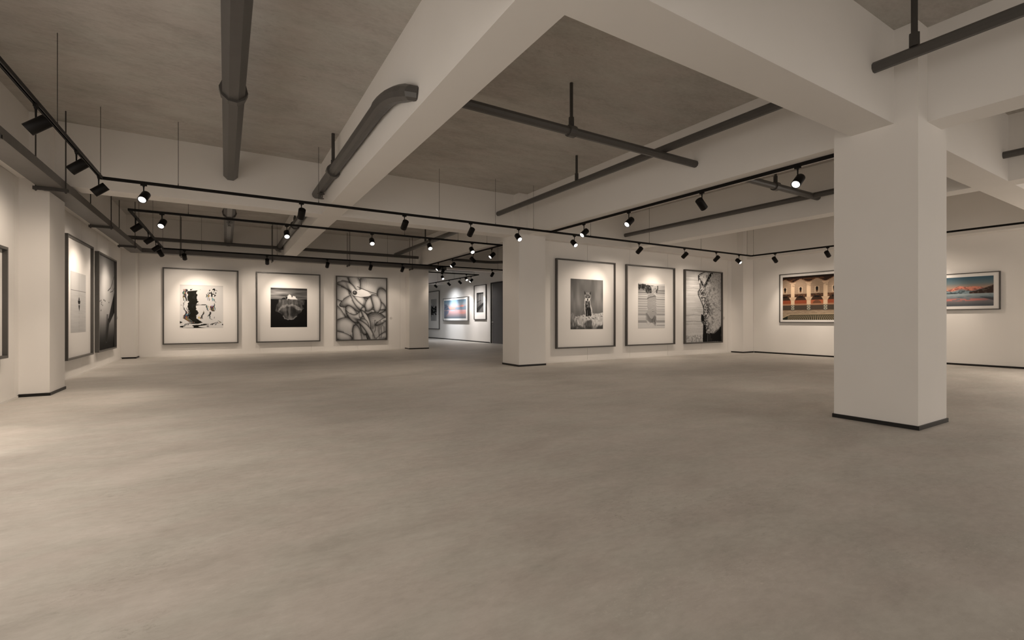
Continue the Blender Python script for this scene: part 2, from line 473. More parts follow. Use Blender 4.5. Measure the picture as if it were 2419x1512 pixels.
def spot(x, y, ang, label, tilt=50.0, group='black track spotlights', power=None, col=None, size=66.0, run='x', wash=None, aim_at=None):
    """ang: compass heading of the beam in the plan (degrees, 0 = +X, 90 = +Y); tilt from straight down."""
    P = lamp_parts()
    t = thing('track_spotlight', label, 'spotlight', (x, y, ZT0), 0, group)
    for nm in ('track_adapter', 'stem'):
        o = link(bpy.data.objects.new(nm, P[nm]), t)
        if nm == 'track_adapter' and run == 'y': o.rotation_euler = (0, 0, math.pi/2)
    h = bpy.data.objects.new('lamp_head', P['head']); link(h, t)
    a, b = math.radians(ang), math.radians(tilt)
    d = Vector((math.sin(b)*math.cos(a), math.sin(b)*math.sin(a), -math.cos(b)))
    up = Vector((0, 0, 1)); s = d.cross(up).normalized(); u = s.cross(d)
    # head hangs from the stem's pivot on its upper side, a little behind the middle
    M = Matrix((( d.x, -s.x, u.x), (d.y, -s.y, u.y), (d.z, -s.z, u.z)))
    ctr = Vector((0, 0, -.137)) + d*0.012 - u*0.030
    h.matrix_local = Matrix.Translation(ctr) @ M.to_4x4()
    l = bpy.data.objects.new('lens', P['lens']); link(l, h)
    tag(l, 'white lit lens')
    ld = bpy.data.lights.new('beam', 'SPOT')
    ld.energy = LAMP_W if power is None else power
    if power is None and ang in (256, 268, 262, 182, 184): ld.energy = LAMP_W * 0.2     # dimmed, they face the hall
    aim = math.radians(WASH if wash is None else wash) if 170 >= ang or ang == 180 else 0.0                                   # beam turned lower than the barrel on wall-facing lamps
    ld.color = col or WARM
    ld.spot_size = math.radians(size); ld.spot_blend = 0.8
    ld.shadow_soft_size = 0.04
    lo = bpy.data.objects.new('beam', ld); link(lo, h)
    lo.location = (HEAD_L/2 + .03, 0, 0)
    lo.rotation_euler = (0, -math.pi/2 + aim, 0)
    if aim_at:      # beam turned off the barrel axis to put its light on a picture
        v = Vector(aim_at) - (Vector((x, y, ZT0)) + ctr + d*(HEAD_L/2 + .03))
        lo.rotation_euler = (M.transposed() @ v.to_track_quat('-Z', 'Y').to_matrix()).to_euler()
        ld.spot_size = math.radians(76); ld.spot_blend = 0.9
    # wide spill of the same lamp
    sd = bpy.data.lights.new('spill', 'SPOT')
    sd.energy = ld.energy * SPILL; sd.color = ld.color
    sd.spot_size = math.radians(150); sd.spot_blend = 1.0; sd.shadow_soft_size = 0.05
    so = bpy.data.objects.new('spill', sd); link(so, h)
    so.location = (HEAD_L/2 + .03, 0, 0); so.rotation_euler = (0, -math.pi/2 + math.radians(max(tilt-22, 0)), 0)
    return t

W, N_, E_, S_ = 180, 90, 0, 270
# left run of the front track
L = LAMP_W
for y, a, p, w, k in ((5.454, 180, 2.1, 26, 'leftmost spotlight at the left edge, largest of all, aimed at the left wall'), (6.711, 174, 1.5, 18, 'second spotlight from the left on the front track, aimed at the left wall'), (7.746, 180, 1.1, 42, 'third spotlight from the left, beside the corner of the front track')):
    spot(XA, y, a, k, 50, run='y', power=L*p, wash=w)
for y, w in ((4.2, 'added unseen spotlight above the left frame just outside the left edge'), (2.6, 'added unseen spotlight left of the camera over the left side'), (0.9, 'added unseen spotlight left behind the camera'), (-1.0, 'added unseen spotlight farther left behind the camera'), (-3.2, 'rearmost added unseen spotlight along the left side')):
    spot(XA, y, 0, w, 24, run='y', power=L*(.7 if y > 2 else .12), wash=0, size=110)  # out of view, added to brighten the near floor
for x, a, p, w in ((-.93, 256, .15, 'lit spotlight right of the front track corner, facing the camera'), (1.002, 92, .6, 'spotlight in front of the two upper pipes, facing away'),
                (2.638, 92, .6, 'spotlight facing away, on the front track over the etched eye drawing'), (3.909, 92, .3, 'spotlight facing away on the front track, left of the middle column'),
                (4.967, 268, .15, 'lit spotlight in front of the middle column'), (6.376, 268, .15, 'lit spotlight facing the camera above the fox photograph'),
                (8.316, 95, 1.5, 'spotlight facing away above the gap left of the striped portrait'), (9.928, 97, 1.1, 'spotlight facing away between the striped portrait and the lips print'),
                (11.21, 92, 1.1, 'spotlight facing away above the lips print'), (12.218, 268, .15, 'lit spotlight left of the right corner of the front track')):
    spot(x, 7.9, a, w, 50, power=L*p, aim_at={8.316: (7.35, 8.9, 1.25), 9.928: (9.76, 8.9, 1.25), 11.21: (11.9, 8.9, 1.4)}.get(x))
for y, a, p, w in ((6.853, 182, .2, 'lit spotlight at the start of the branch track, nearest the junction'), (5.70, 184, .45, 'second lit spotlight on the branch track, pointing left'),
                (4.287, 0, .6, 'spotlight on the branch track pointing right, away from the camera'), (2.982, 184, .45, 'lit spotlight at the upper end of the branch track, beside the nearest column')):
    spot(XM, y, a, w, 50, run='y', power=L*p)
for y, w in ((7.214, 'spotlight right of the track corner, aimed at the right wall'), (5.903, 'spotlight beside the left edge of the nearest column, above the courtyard picture'),
             (4.25, 'spotlight hidden behind the nearest column, over the lake picture')):
    spot(XE, y, 0, w, 52, run='y', power=L*1.15)
for y, w in ((1.4, 'added unseen spotlight right of the view over the right side'), (-0.6, 'added unseen spotlight right behind the camera'), (-3.0, 'rearmost added unseen spotlight along the right side')):
    spot(XE, y, 180, w, 34, run='y', power=L*2.4, wash=0, size=120)  # unseen lamps put in as fill for the floor at right
# rectangle track
for y, a, p, w in ((10.614, 178, 1.6, 'first spotlight on the left side of the rectangle track'), (12.186, 180, .4, 'second spotlight on the left side of the rectangle track'),
                (13.422, 176, 1.3, 'third spotlight on the left side of the rectangle track'), (14.368, 62, .6, 'fourth spotlight on the left side of the rectangle track, tilted the other way')):
    spot(XA, y, a, w, 50, run='y', power=L*p, aim_at={10.614: (XL, 11.35, 1.25), 13.422: (XL, 13.58, 1.25)}.get(y))
for x, a, w in ((-.923, 256, 'lit spotlight at the left end of the rectangle track'), (1.003, 268, 'lit spotlight on the rectangle track in front of the far sloping pipe'),
                (2.619, 262, 'lit spotlight on the rectangle track, above the etched eye drawing'), (3.90, 262, 'lit spotlight on the rectangle track beside the distant slanting pipe'),
                (4.95, 262, 'lit spotlight on the rectangle track, left of the middle column')):
    spot(x, 9.93, a, w, 48)
for y, a, w in ((10.442, 184, 'lit spotlight at the right edge of the passage, pointing left'), (11.488, 0, 'spotlight on the right side of the rectangle track pointing right'),
                (12.847, 184, 'lit spotlight halfway along the right side of the rectangle track'), (13.947, 184, 'lit spotlight at the far end of the right side of the rectangle track')):
    spot(XM, y, a, w, 50, run='y', power=L*.3)
for x, a, p, w in ((-.909, 84, 1.5, 'spotlight below the cable tray, left above the glitch print'), (1.0, 86, 1.7, 'spotlight below the cable tray, above the left edge of the iceberg print'), (2.597, 92, .1, 'spotlight below the cable tray between the iceberg print and the etched drawing'),
             (3.874, 92, 1.2, 'spotlight below the cable tray above the etched eye drawing'), (4.893, 92, .25, 'spotlight below the cable tray left of the far column'), (6.294, 92, .3, 'small spotlight under the right end of the cable tray'),
             (8.215, 92, .3, 'small spotlight in the passage next to the middle column, facing away')):
    spot(x, 14.865, a, w, 48, power=L*p, aim_at={-.909: (-.50, YF, 1.25), 1.0: (1.85, YF, 1.25), 3.874: (3.88, YF, 1.3)}.get(x))
# back room
BR = dict(col=NEUTRAL, group='small spotlights in the back room')
spot(7.172, 16.93, 268, 'lit spotlight on the left of the back room track', 48, **BR)
spot(8.188, 16.93, 268, 'lit spotlight on the right of the back room track', 48, **BR)
spot(8.73, 17.611, 184, 'lit spotlight nearest the door, pointing left', 50, run='y', **BR)
spot(8.73, 18.671, 0, 'spotlight in front of the colonnade picture, facing away', 50, run='y', power=LAMP_W*2.2, **BR)
spot(8.73, 19.849, 0, 'spotlight in front of the icy sunrise picture, facing away', 50, run='y', power=LAMP_W*1.5, **BR)
spot(8.73, 21.427, 0, 'leftmost spotlight in the back room, facing away', 50, run='y', power=LAMP_W*3.2, col=(.95, .97, 1.0), group='small spotlights in the back room')
spot(7.0, 22.267, 90, 'spotlight hidden behind the far column in the back room', 50, power=LAMP_W*3, col=(.92, .96, 1.0), group='small spotlights in the back room')

# ------------------------------------------------------------------ pipes
def along(axis, a, z, s):
    return (a, s, z) if axis == 'y' else (s, a, z)
def pipe_thing(label, axis, a, z, s0, s1, r, n=10, hangers=(), rod_r=.020, group='grey ceiling pipes', path=None, ring=1.38):
    t = thing('ceiling_pipe', label, 'pipe', (0, 0, 0), group=group)
    ph = math.pi/n
    bm = bmesh.new()
    if path: tube(bm, path, [r]*len(path), n, True, ph)
    else: tube(bm, [along(axis, a, z, s0), along(axis, a, z, s1)], [r, r], n, True, ph)
    mesh_obj('pipe', bm, PIPE, t)
    for s in hangers:
        bm = bmesh.new()
        R = r*ring; w = .045
        if ring:
            tube(bm, [along(axis, a, z, s-w), along(axis, a, z, s+w)], [R, R], max(n, 10), True, ph)
            c = mesh_obj('collar', bm, PIPE, t)
        else: bm.free()
        p = along(axis, a, z, s)
        bm = bmesh.new()
        tube(bm, [(p[0], p[1], z+r), (p[0], p[1], z+r+.11)], [rod_r*1.55]*2, 8)
        tube(bm, [(p[0], p[1], z+r+.10), (p[0], p[1], ZC)], [rod_r]*2, 8)
        mesh_obj('hanger_rod', bm, RODM, t)
    return t

pipe_thing('thickest grey pipe, eight-sided, running down from the top edge at left', 'y', .07, 3.32, 2.262, 8.715, .108, 8, (5.55,), .020, ring=1.19)
pipe_thing('thick grey pipe seen behind the front beam, continuing toward the far wall', 'y', .07, 3.205, 9.07, 15.70, .108, 8, (11.3,), .020, ring=1.22)
# bent pipe
elb = [(1.342, 8.715, 3.17), (1.342, 4.80, 3.17)]
for i in range(1, 9):
    k = i/8.0
    elb.append((1.342 + .02*k + .10*k**3, 4.80 - .88*k + .10*k*k*k*0, 3.17 - .20*k**2.0))
t = thing('ceiling_pipe', 'grey pipe with a bent upper end entering the slanting beam', 'pipe', (0, 0, 0), group='grey ceiling pipes')
bm = bmesh.new(); tube(bm, elb[:3], [.072]*3, 10, True, math.pi/10); mesh_obj('pipe', bm, PIPE, t)
e2 = [(1.342, 4.84, 3.17)] + elb[1:]
e2[-1] = (1.45, 3.93, 2.972); e2[-2] = (1.392, 3.985, 2.992)
bm = bmesh.new(); tube(bm, e2, [.080]*3 + [.078]*(len(e2)-5) + [.068, .064], 10, True, math.pi/10); tag(mesh_obj('elbow', bm, PIPE, t), 'bent elbow at the pipe end')
bm = bmesh.new(); tube(bm, [(1.342, 7.17, 3.17), (1.342, 7.27, 3.17)], [.098, .098], 12); mesh_obj('collar', bm, PIPE, t)
bm = bmesh.new(); tube(bm, [(1.342, 7.22, 3.25), (1.342, 7.22, 3.33)], [.032]*2, 10); tube(bm, [(1.342, 7.22, 3.33), (1.342, 7.22, ZC)], [.024]*2, 10); mesh_obj('hanger_rod', bm, RODM, t)
pipe_thing('grey pipe beside the slanting beam in the second bay, above the iceberg print', 'y', 1.335, 3.13, 9.07, 15.70, .072, 10, (11.6,), .02)
YX = 4.255
pipe_thing('grey pipe crossing from the slanting beam with a collar and rod, centre top', 'x', YX, 3.165, 1.75, 5.575, .049, 10, (3.39,))
pipe_thing('grey pipe crossing behind the branch track in the right bay, with a collar', 'x', YX, 3.15, 5.918, 8.87, .052, 12, (7.555,))
pipe_thing('long grey pipe running diagonally under the ceiling, upper centre right', 'y', 4.96, 3.262, 2.262, 8.715, .050, 8, (6.087,), ring=0)
pipe_thing('grey pipe at the top right corner hung on a thick rod', 'y', 4.94, 3.248, -7.9, 1.905, .047, 8, (1.615,), .024, ring=0)
pipe_thing('short grey pipe at the right edge, ending on the right beam', 'y', 8.66, 3.146, -7.9, 1.905, .045, 14)
pipe_thing('grey pipe with a soft shine in the right bay, above the striped portrait', 'y', 8.68, 3.152, 2.262, 8.715, .047, 14)
pipe_thing('small slanting grey pipe with a rod, far bay left of the passage', 'y', 4.93, 3.215, 9.07, 15.70, .060, 10, (12.9,), ring=0)
pipe_thing('thin horizontal grey pipe above the cable tray, left part', 'x', 15.05, 3.075, -2.19, 1.425, .047, 12)
pipe_thing('thin horizontal grey pipe above the cable tray, right of the slanting beam', 'x', 15.05, 3.085, 1.75, 5.50, .047, 12)
pth = [(5.95, 15.05, 3.10), (8.05, 15.05, 3.10)]
for i in range(1, 7):
    a = i/6*math.pi/2
    pth.append((8.05+.6*math.sin(a), 15.05-.6+.6*math.cos(a), 3.10))
pth.append((8.65, 9.3, 3.12))
pipe_thing('grey pipe curving toward the middle column at the passage', 'x', 0, 0, 0, 0, .050, 12, path=pth)

# sprinkler heads under the pipes
def sprinkler(x, y, ztop, label):
    t = thing('sprinkler_head', label, 'sprinkler', (x, y, ztop), group='grey sprinkler heads under pipes')
    bm = bmesh.new()
    tube(bm, [(0, 0, 0.01), (0, 0, -.012)], [.014, .014], 10)
    tube(bm, [(0, 0, -.010), (0, 0, -.016)], [.058, .058], 20)
    mesh_obj('escutcheon', bm, RODM, t)
    bm = bmesh.new()
    for s in (-1, 1):
        tube(bm, [(s*.020, 0, -.016), (s*.026, 0, -.045), (s*.016, 0, -.085)], [.005]*3, 8)
    tube(bm, [(0, 0, -.016), (0, 0, -.085)], [.007, .007], 8)
    tube(bm, [(0, -.02, -.016), (0, -.022, -.05), (0, -.012, -.085)], [.004]*3, 8)
    mesh_obj('frame_arms', bm, RODM, t)
    bm = bmesh.new(); tube(bm, [(0, 0, -.085), (0, 0, -.091)], [.045, .052], 20)
    mesh_obj('deflector', bm, RODM, t)
sprinkler(1.342, 8.25, 3.09, 'sprinkler head under the lower end of the bent pipe')
sprinkler(1.335, 15.1, 3.05, 'small distant sprinkler head beside the thin horizontal pipe')
sprinkler(.07, 11.75, 3.092, 'sprinkler head under the thick pipe in the second bay')

# ------------------------------------------------------------------ cable tray with hangers
t = thing('cable_tray', 'dark grey cable tray running along the left wall and then across the far wall', 'cable tray', (0, 0, 0))
TX0, TX1, TZ, TH = -2.045, -1.79, 2.703, .108
TY0, TY1 = 14.91, 15.16
def channel(bm, x0, x1, y0, y1, axis):
    k = .006
    box(bm, x0, x1, y0, y1, TZ, TZ+k)
    if axis == 'y':
        box(bm, x0, x0+k, y0, y1, TZ+k, TZ+TH); box(bm, x1-k, x1, y0, y1, TZ+k, TZ+TH)
    else:
        box(bm, x0, x1, y0, y0+k, TZ+k, TZ+TH); box(bm, x0, x1, y1-k, y1, TZ+k, TZ+TH)
bm = bmesh.new(); channel(bm, TX0, TX1, -7.8, TY0, 'y'); k = .006
box(bm, TX0, TX1, TY0, TY1, TZ, TZ+k); box(bm, TX0, TX0+k, TY0, TY1, TZ+k, TZ+TH); box(bm, TX0+k, TX1, TY1-k, TY1, TZ+k, TZ+TH)
mesh_obj('channel', bm, TRAY, t)
bm = bmesh.new(); channel(bm, TX1, 6.46, TY0, TY1, 'x'); mesh_obj('channel', bm, TRAY, t)
def bar(cx, cy, axis):
    bm = bmesh.new()
    L = .168
    def b(a0, a1, c0, c1, z0, z1):
        if axis == 'x': box(bm, cx+a0, cx+a1, cy+c0, cy+c1, z0, z1)
        else: box(bm, cx+c0, cx+c1, cy+a0, cy+a1, z0, z1)
    b(-L, L, -.02, .02, TZ-.044, TZ-.040); b(-L, L, -.02, -.016, TZ-.040, TZ-.002); b(-L, L, .016, .02, TZ-.040, TZ-.002)
    mesh_obj('support_bar', bm, RODM, t)
    for s in (-.142, .142):
        p = (cx+s, cy) if axis == 'x' else (cx, cy+s)
        bm = bmesh.new(); tube(bm, [(p[0], p[1], TZ-.06), (p[0], p[1], ZC)], [.0075]*2, 8)
        tube(bm, [(p[0], p[1], TZ-.052), (p[0], p[1], TZ-.044)], [.014]*2, 6)
        mesh_obj('hanger_rod', bm, RODM, t)
for y in (-4.5, -2, .7, 3.45, 6.11, 8.25, 11.1, 13.75): bar((TX0+TX1)/2, y, 'x')
for x in (-1.0, 1.14, 3.24, 5.246): bar(x, (TY0+TY1)/2, 'y')
t = thing('cable_tray', 'short dark tray under the ceiling of the back room', 'cable tray', (6.3, 16.7, 0))
bm = bmesh.new(); box(bm, 0.655, 2.07, -.1, .1, 2.90, 2.906); box(bm, 0.655, 2.07, -.1, -.094, 2.906, 2.985); box(bm, 0.655, 2.07, .094, .1, 2.906, 2.985)
box(bm, -.2, .295, -.1, .1, 2.90, 2.906); box(bm, -.2, .295, -.1, -.094, 2.906, 2.985)
mesh_obj('channel', bm, TRAY, t)
for x in (6.3, 8.2):
    bm = bmesh.new(); tube(bm, [(x-6.3, 0, 2.906), (x-6.3, 0, ZC)], [.006]*2, 8); mesh_obj('hanger_rod', bm, RODM, t)

# ------------------------------------------------------------------ round switches
def switch(x, y, z, rz, label):
    t = thing('round_switch', label, 'switch', (x, y, z), rz, 'small round grey wall switches')
    bm = bmesh.new()
    tube(bm, [(0, 0, 0), (0, -.006, 0)], [.045, .045], 28); mesh_obj('plate', bm, SWITCH, t)
    bm = bmesh.new(); tube(bm, [(0, -.006, 0), (0, -.011, 0)], [.026, .024], 24); mesh_obj('button', bm, SWITCH, t)
switch(4.85, YF, 1.062, 0, 'round switch on the far wall, right of the etched eye drawing')
switch(12.99, 8.90, 1.062, 0, 'round switch right of the lips print')
switch(XL, 15.0, 1.066, math.pi/2, 'round switch on the left wall, right of the bridge print')

# ------------------------------------------------------------------ pictures: drawn here with numpy into a fine grid of coloured points
class Art:
    """Small raster (sRGB 0..1), row 0 at the top; x and y run 0..1."""
    def __init__(s, w, h, c=.8, seed=1):
        w, h = w*2, h*2
        s.w, s.h = w, h; s.asp = w/h
        s.a = np.ones((h, w, 3))*np.array(c if np.ndim(c) else [c]*3, float)
        s.X, s.Y = np.meshgrid((np.arange(w)+.5)/w, (np.arange(h)+.5)/h)
        s.r = np.random.RandomState(seed)
    def noise(s, fx, fy, X=None, Y=None, oct_=1):
        X = s.X if X is None else X; Y = s.Y if Y is None else Y
        out = 0; amp = 1; tot = 0
        for o in range(oct_):
            gx, gy = fx*2**o, fy*2**o
            g = s.r.rand(int(gy)+4, int(gx)+4)
            u = np.clip(X, 0, 1)*gx; v = np.clip(Y, 0, 1)*gy
            i = np.clip(u.astype(int), 0, int(gx)+2); j = np.clip(v.astype(int), 0, int(gy)+2)
            fu = u-i; fv = v-j; fu = fu*fu*(3-2*fu); fv = fv*fv*(3-2*fv)
            q = g[j, i]*(1-fu)*(1-fv)+g[j, i+1]*fu*(1-fv)+g[j+1, i]*(1-fu)*fv+g[j+1, i+1]*fu*fv
            out = out+amp*q; tot += amp; amp *= .5
        return out/tot
    def put(s, m, c, k=1.0):
        m = np.clip(m, 0, 1)*k
        c = np.array(c, float) if np.ndim(c) else np.array([c]*3, float)
        s.a = s.a*(1-m[..., None]) + (c if c.ndim < 3 else c)*m[..., None]
    def poly(s, pts, warp=0.0, wf=12, X=None, Y=None):
        X = s.X if X is None else X; Y = s.Y if Y is None else Y
        if warp:
            X = X+(s.noise(wf, wf, oct_=2)-.5)*warp; Y = Y+(s.noise(wf, wf, oct_=2)-.5)*warp
        m = np.zeros(X.shape, bool); n = len(pts)
        for i in range(n):
            x0, y0 = pts[i]; x1, y1 = pts[(i+1) % n]
            if abs(y1-y0) < 1e-9: continue
            c = ((y0 > Y) != (y1 > Y)) & (X < (x1-x0)*(Y-y0)/(y1-y0)+x0)
            m ^= c
        return m.astype(float)
    def ell(s, cx, cy, rx, ry, soft=.08):
        d = np.sqrt(((s.X-cx)/rx)**2+((s.Y-cy)/ry)**2)
        return np.clip((1-d)/soft+.5, 0, 1)
    def line(s, pts, wd):
        m = np.zeros(s.X.shape)
        for (x0, y0), (x1, y1) in zip(pts[:-1], pts[1:]):
            dx, dy = (x1-x0)*s.asp, y1-y0
            t = np.clip(((s.X-x0)*s.asp*dx+(s.Y-y0)*dy)/(dx*dx+dy*dy+1e-12), 0, 1)
            d = np.hypot((s.X-x0)*s.asp-t*dx, s.Y-y0-t*dy)
            m = np.maximum(m, np.clip((wd-d)*s.h+.5, 0, 1))
        return m
    def blur(s, n=1):
        for _ in range(n):
            p = np.pad(s.a, ((1, 1), (1, 1), (0, 0)), 'edge')
            s.a = (p[:-2, 1:-1]+p[2:, 1:-1]+p[1:-1, :-2]+p[1:-1, 2:]+4*s.a)/8
    def grain(s, k): s.a = s.a+(s.r.rand(s.h, s.w, 1)-.5)*k

def art_glitch():
    A = Art(170, 200, .84, 3); X, Y = A.X, A.Y
    A.a *= (.96+.06*A.noise(3, 3))[..., None]
    y = Y[:, 0]
    d = .008*np.sin(y*60)
    d = np.where((y > .36) & (y < .42), .045*(1-np.abs((y-.39)/.03)), d)
    d = np.where((y > .56) & (y < .72), .05*np.sin((y-.56)/.16*np.pi), d)
    d = np.where((y > .72), np.interp(y, [.72, .77, .87, .90, .94, 1], [.01, .0, .16, .05, .02, -.02]), d)
    xs = X-d[:, None]
    # streaks left and right of the mass
    for (x0, x1, dens, fx) in ((.05, .22, .50, 60), (.58, .84, .30, 60), (.38, .56, .07, 50)):
        g = A.noise(fx, 9, X=np.clip(xs, 0, 1)); env = np.clip((xs-x0)/.03, 0, 1)*np.clip((x1-xs)/.05, 0, 1)
        env = env*np.where((y > .10) & (y < .93), 1, 0)[:, None]*(.5+A.noise(5, 12))
        A.put((g*env > 1-dens*1.15+.0).astype(float)*env, .08, .85)
        for c in ((.15, .25, .65), (.75, .35, .15), (.25, .6, .65), (.8, .7, .3)):
            g = A.noise(fx*1.3, 16, X=np.clip(xs, 0, 1))
            A.put((g*env > 1.21-dens*.72).astype(float), c, .65)
    edge = (A.noise(4, 60)-.5)*.02
    top = .135-.02*(X-.3)/.1*0
    lo = .175+np.where(Y < .5, .0, .005)+edge; hi = .385+edge+np.where(Y > .44, -.02, 0)
    m = ((xs > lo) & (xs < hi) & (Y > .135-.10*(X-.28)) & (Y < .90)).astype(float)
    A.put(m, (.07, .07, .04)); A.put(m*(A.noise(24, 10, X=np.clip(xs, 0, 1)) > .72), .16, .5)
    A.put(((A.noise(5, 34) > .52) & (Y > .90) & (np.abs(X-.30-.1*np.sin(Y*70)) < .22)).astype(float), (.06, .06, .04))
    A.put(((A.noise(14, 60) > .70) & (Y > .90) & (X > .45) & (X < .8)).astype(float), .15)
    A.put(((A.noise(20, 26) > .66) & (np.hypot((X-.235)/.05, (Y-.10)/.02) < 1.2)).astype(float), .05)
    A.put(((A.noise(40, 40) > .60) & (np.hypot((X-.76)/.09, (Y-.16)/.10) < 1.1)).astype(float), .08)
    A.put(((A.noise(9, 70) > .60) & (np.abs(Y-.46) < .012) & (X > .02) & (X < .62)).astype(float), .1)
    A.put(A.poly([(0, .835), (.065, .865), (0, .895)]), .03)
    A.put(A.poly([(.97, .91), (1, .90), (1, .935), (.97, .93)]), .05)
    A.put(A.line([(0, .006), (1, .006)], .006), .72)
    return A

def art_iceberg():
    A = Art(170, 196, .04, 5); X, Y = A.X, A.Y
    hz = .29
    sky = .30+.45*(A.noise(3, 26, X=np.clip(X*.9+Y*.1, 0, 1), oct_=3)-.30)+.30*np.exp(-((Y-.13)/.05)**2-((X-.3)/.3)**2)
    sky = sky+np.where(Y < .04, -.12, 0)
    A.put((Y < hz).astype(float), np.repeat(np.clip(sky, .1, .75)[..., None], 3, 2))
    A.put(np.exp(-((X-.5)/.5)**2-((Y-.55)/.35)**2)*(Y > hz), .09, .7)
    berg = A.poly([(.22, hz), (.86, hz), (.95, .33), (.93, .42), (.86, .44), (.90, .52), (.82, .62), (.74, .66), (.70, .74), (.62, .80), (.45, .82), (.36, .78), (.32, .68), (.24, .63), (.15, .61), (.14, .50), (.20, .38)], .05, 14)
    tone = .27+.34*(A.noise(24, 6, oct_=3)-.42)+.30*(A.noise(9, 9, oct_=3)-.5)-.10*np.abs(X-.55)
    A.put(berg, np.repeat(np.clip(tone, .06, .6)[..., None], 3, 2))
    rim = A.poly([(.20, .60), (.30, .52), (.42, .47), (.58, .47), (.66, .52), (.74, .56), (.84, .55), (.80, .50), (.70, .46), (.60, .42), (.45, .41), (.33, .45), (.22, .54)], .05, 16)
    A.put(rim*berg*(.45+.55*A.noise(16, 12, oct_=2)), .70, .62)
    A.put(A.ell(.60, .60, .085, .14, .4)*berg, .10, .6)
    A.put(A.ell(.52, .58, .03, .11, .6)*berg, .45, .45)
    A.put(A.line([(.34, .72), (.38, .78), (.46, .805), (.62, .785), (.70, .72)], .016)*berg, .55, .6)
    A.put(A.poly([(.43, hz), (.46, .20), (.50, .165), (.53, .17), (.56, .22), (.585, .245), (.62, .20), (.66, .205), (.70, .255), (.74, hz)], .03, 20), .93)
    A.put(A.poly([(.27, hz), (.30, .25), (.36, .225), (.44, .235), (.50, .275), (.54, hz)], .05, 24)*(A.noise(30, 34) > .42), .05)
    A.put(A.line([(0, hz), (1, hz)], .004), .05, .8)
    A.put(A.line([(.55, hz+.004), (.8, hz+.004)], .004), .8, .6)
    A.grain(.03)
    return A

def art_etching():
    A = Art(210, 266, .66, 9); X, Y = A.X, A.Y
    def fold(cx, cy, L, W, deg, f=30, bend=0.0, cur=1.6, tone=.76, k=1.0):
        """one fleshy fold: a bent ellipse hatched across, dark under its edge"""
        t = math.radians(deg); x = (X-cx)*A.asp*1.27; y = Y-cy
        u = x*math.cos(t)+y*math.sin(t); v = -x*math.sin(t)+y*math.cos(t)
        v = v-bend*u*u/L
        r = np.hypot(u/L, v/W)+.05*(A.noise(7, 8)-.5)
        m = np.clip((1-r)*min(L, W)*A.h*.8+.5, 0, 1)
        h = .5+.5*np.cos(2*np.pi*(f*1.75*(u+cur*v*v/W)+2.6*A.noise(9, 9, oct_=2)))
        sh = tone-.40*np.clip((r-.45)/.55, 0, 1)**2.2-.10*np.clip(v/W, -1, 1)
        sh = sh-(.07+.26*np.clip((r-.35)/.65, 0, 1))*(h > .6)*(.4+1.0*A.noise(12, 12))
        halo = np.exp(-np.clip(r-1, 0, 9)*min(L, W)/.010)*(r > 1)
        A.put(halo*(A.noise(5, 6) > .30), .14, .8*k)
        A.put(m, np.repeat(np.clip(sh, .08, .9)[..., None], 3, 2))
        A.put(np.clip(1-np.abs(r-.985)*min(L, W)/.0035, 0, 1)*(A.noise(6, 7) > .33), .10, .85)
    fold(.82, .12, .42, .26, 10, 30, .3, .6); fold(.10, .06, .26, .12, 20, 34); fold(.35, .07, .18, .10, 60, 34, .2)
    fold(.12, .30, .22, .17, 70, 34, .3); fold(.24, .15, .24, .06, 28, 36, .3); fold(.95, .34, .20, .12, 60, 34)
    fold(.10, .50, .20, .09, 40, 36); fold(.05, .64, .22, .10, 60, 34); fold(.85, .55, .26, .16, 60, 30, .4)
    fold(.42, .41, .34, .13, 22, 32, .5, 1.2, .80); fold(.55, .52, .40, .05, 22, 30, -.4); fold(.66, .42, .14, .09, -50, 34)
    fold(.80, .40, .16, .09, 70, 34, .3, 1.4, .78); fold(.30, .60, .18, .09, 50, 34); fold(.82, .84, .30, .26, 80, 28, .2, .5, .72)
    fold(.20, .82, .36, .16, 24, 30, .5, 1.0, .76); fold(.38, .66, .18, .065, -12, 34, -.9); fold(.50, .56, .10, .05, -60, 36)
    fold(.60, .68, .20, .04, 62, 34, .2); fold(.55, .78, .14, .09, 70, 32, .2); fold(.66, .90, .34, .05, 56, 32, .3)
    fold(.08, .94, .22, .07, 12, 34); fold(.40, .95, .20, .09, 76, 30); fold(.92, .70, .16, .035, -24, 36); fold(.90, .98, .18, .06, -30, 34)
    A.put(((A.noise(40, 16) > .58) & (Y > .68) & (X > .70)).astype(float), .30, .45)
    eye = A.poly([(.31, .285), (.34, .235), (.42, .20), (.50, .19), (.60, .215), (.68, .27), (.64, .295), (.50, .312), (.38, .31)], .02, 8)
    A.put(eye, .84, .9); A.put(A.line([(.33, .30), (.45, .315), (.58, .312), (.67, .29)], .0035), .2)
    A.put(A.ell(.35, .243, .062, .046, .2), .80); A.put(A.ell(.35, .246, .047, .036, .25), .20); A.put(A.ell(.345, .238, .020, .012, .6), .45)
    A.put(A.line([(.40, .145), (.52, .185), (.66, .225), (.80, .255)], .005), .15, .9)
    return A

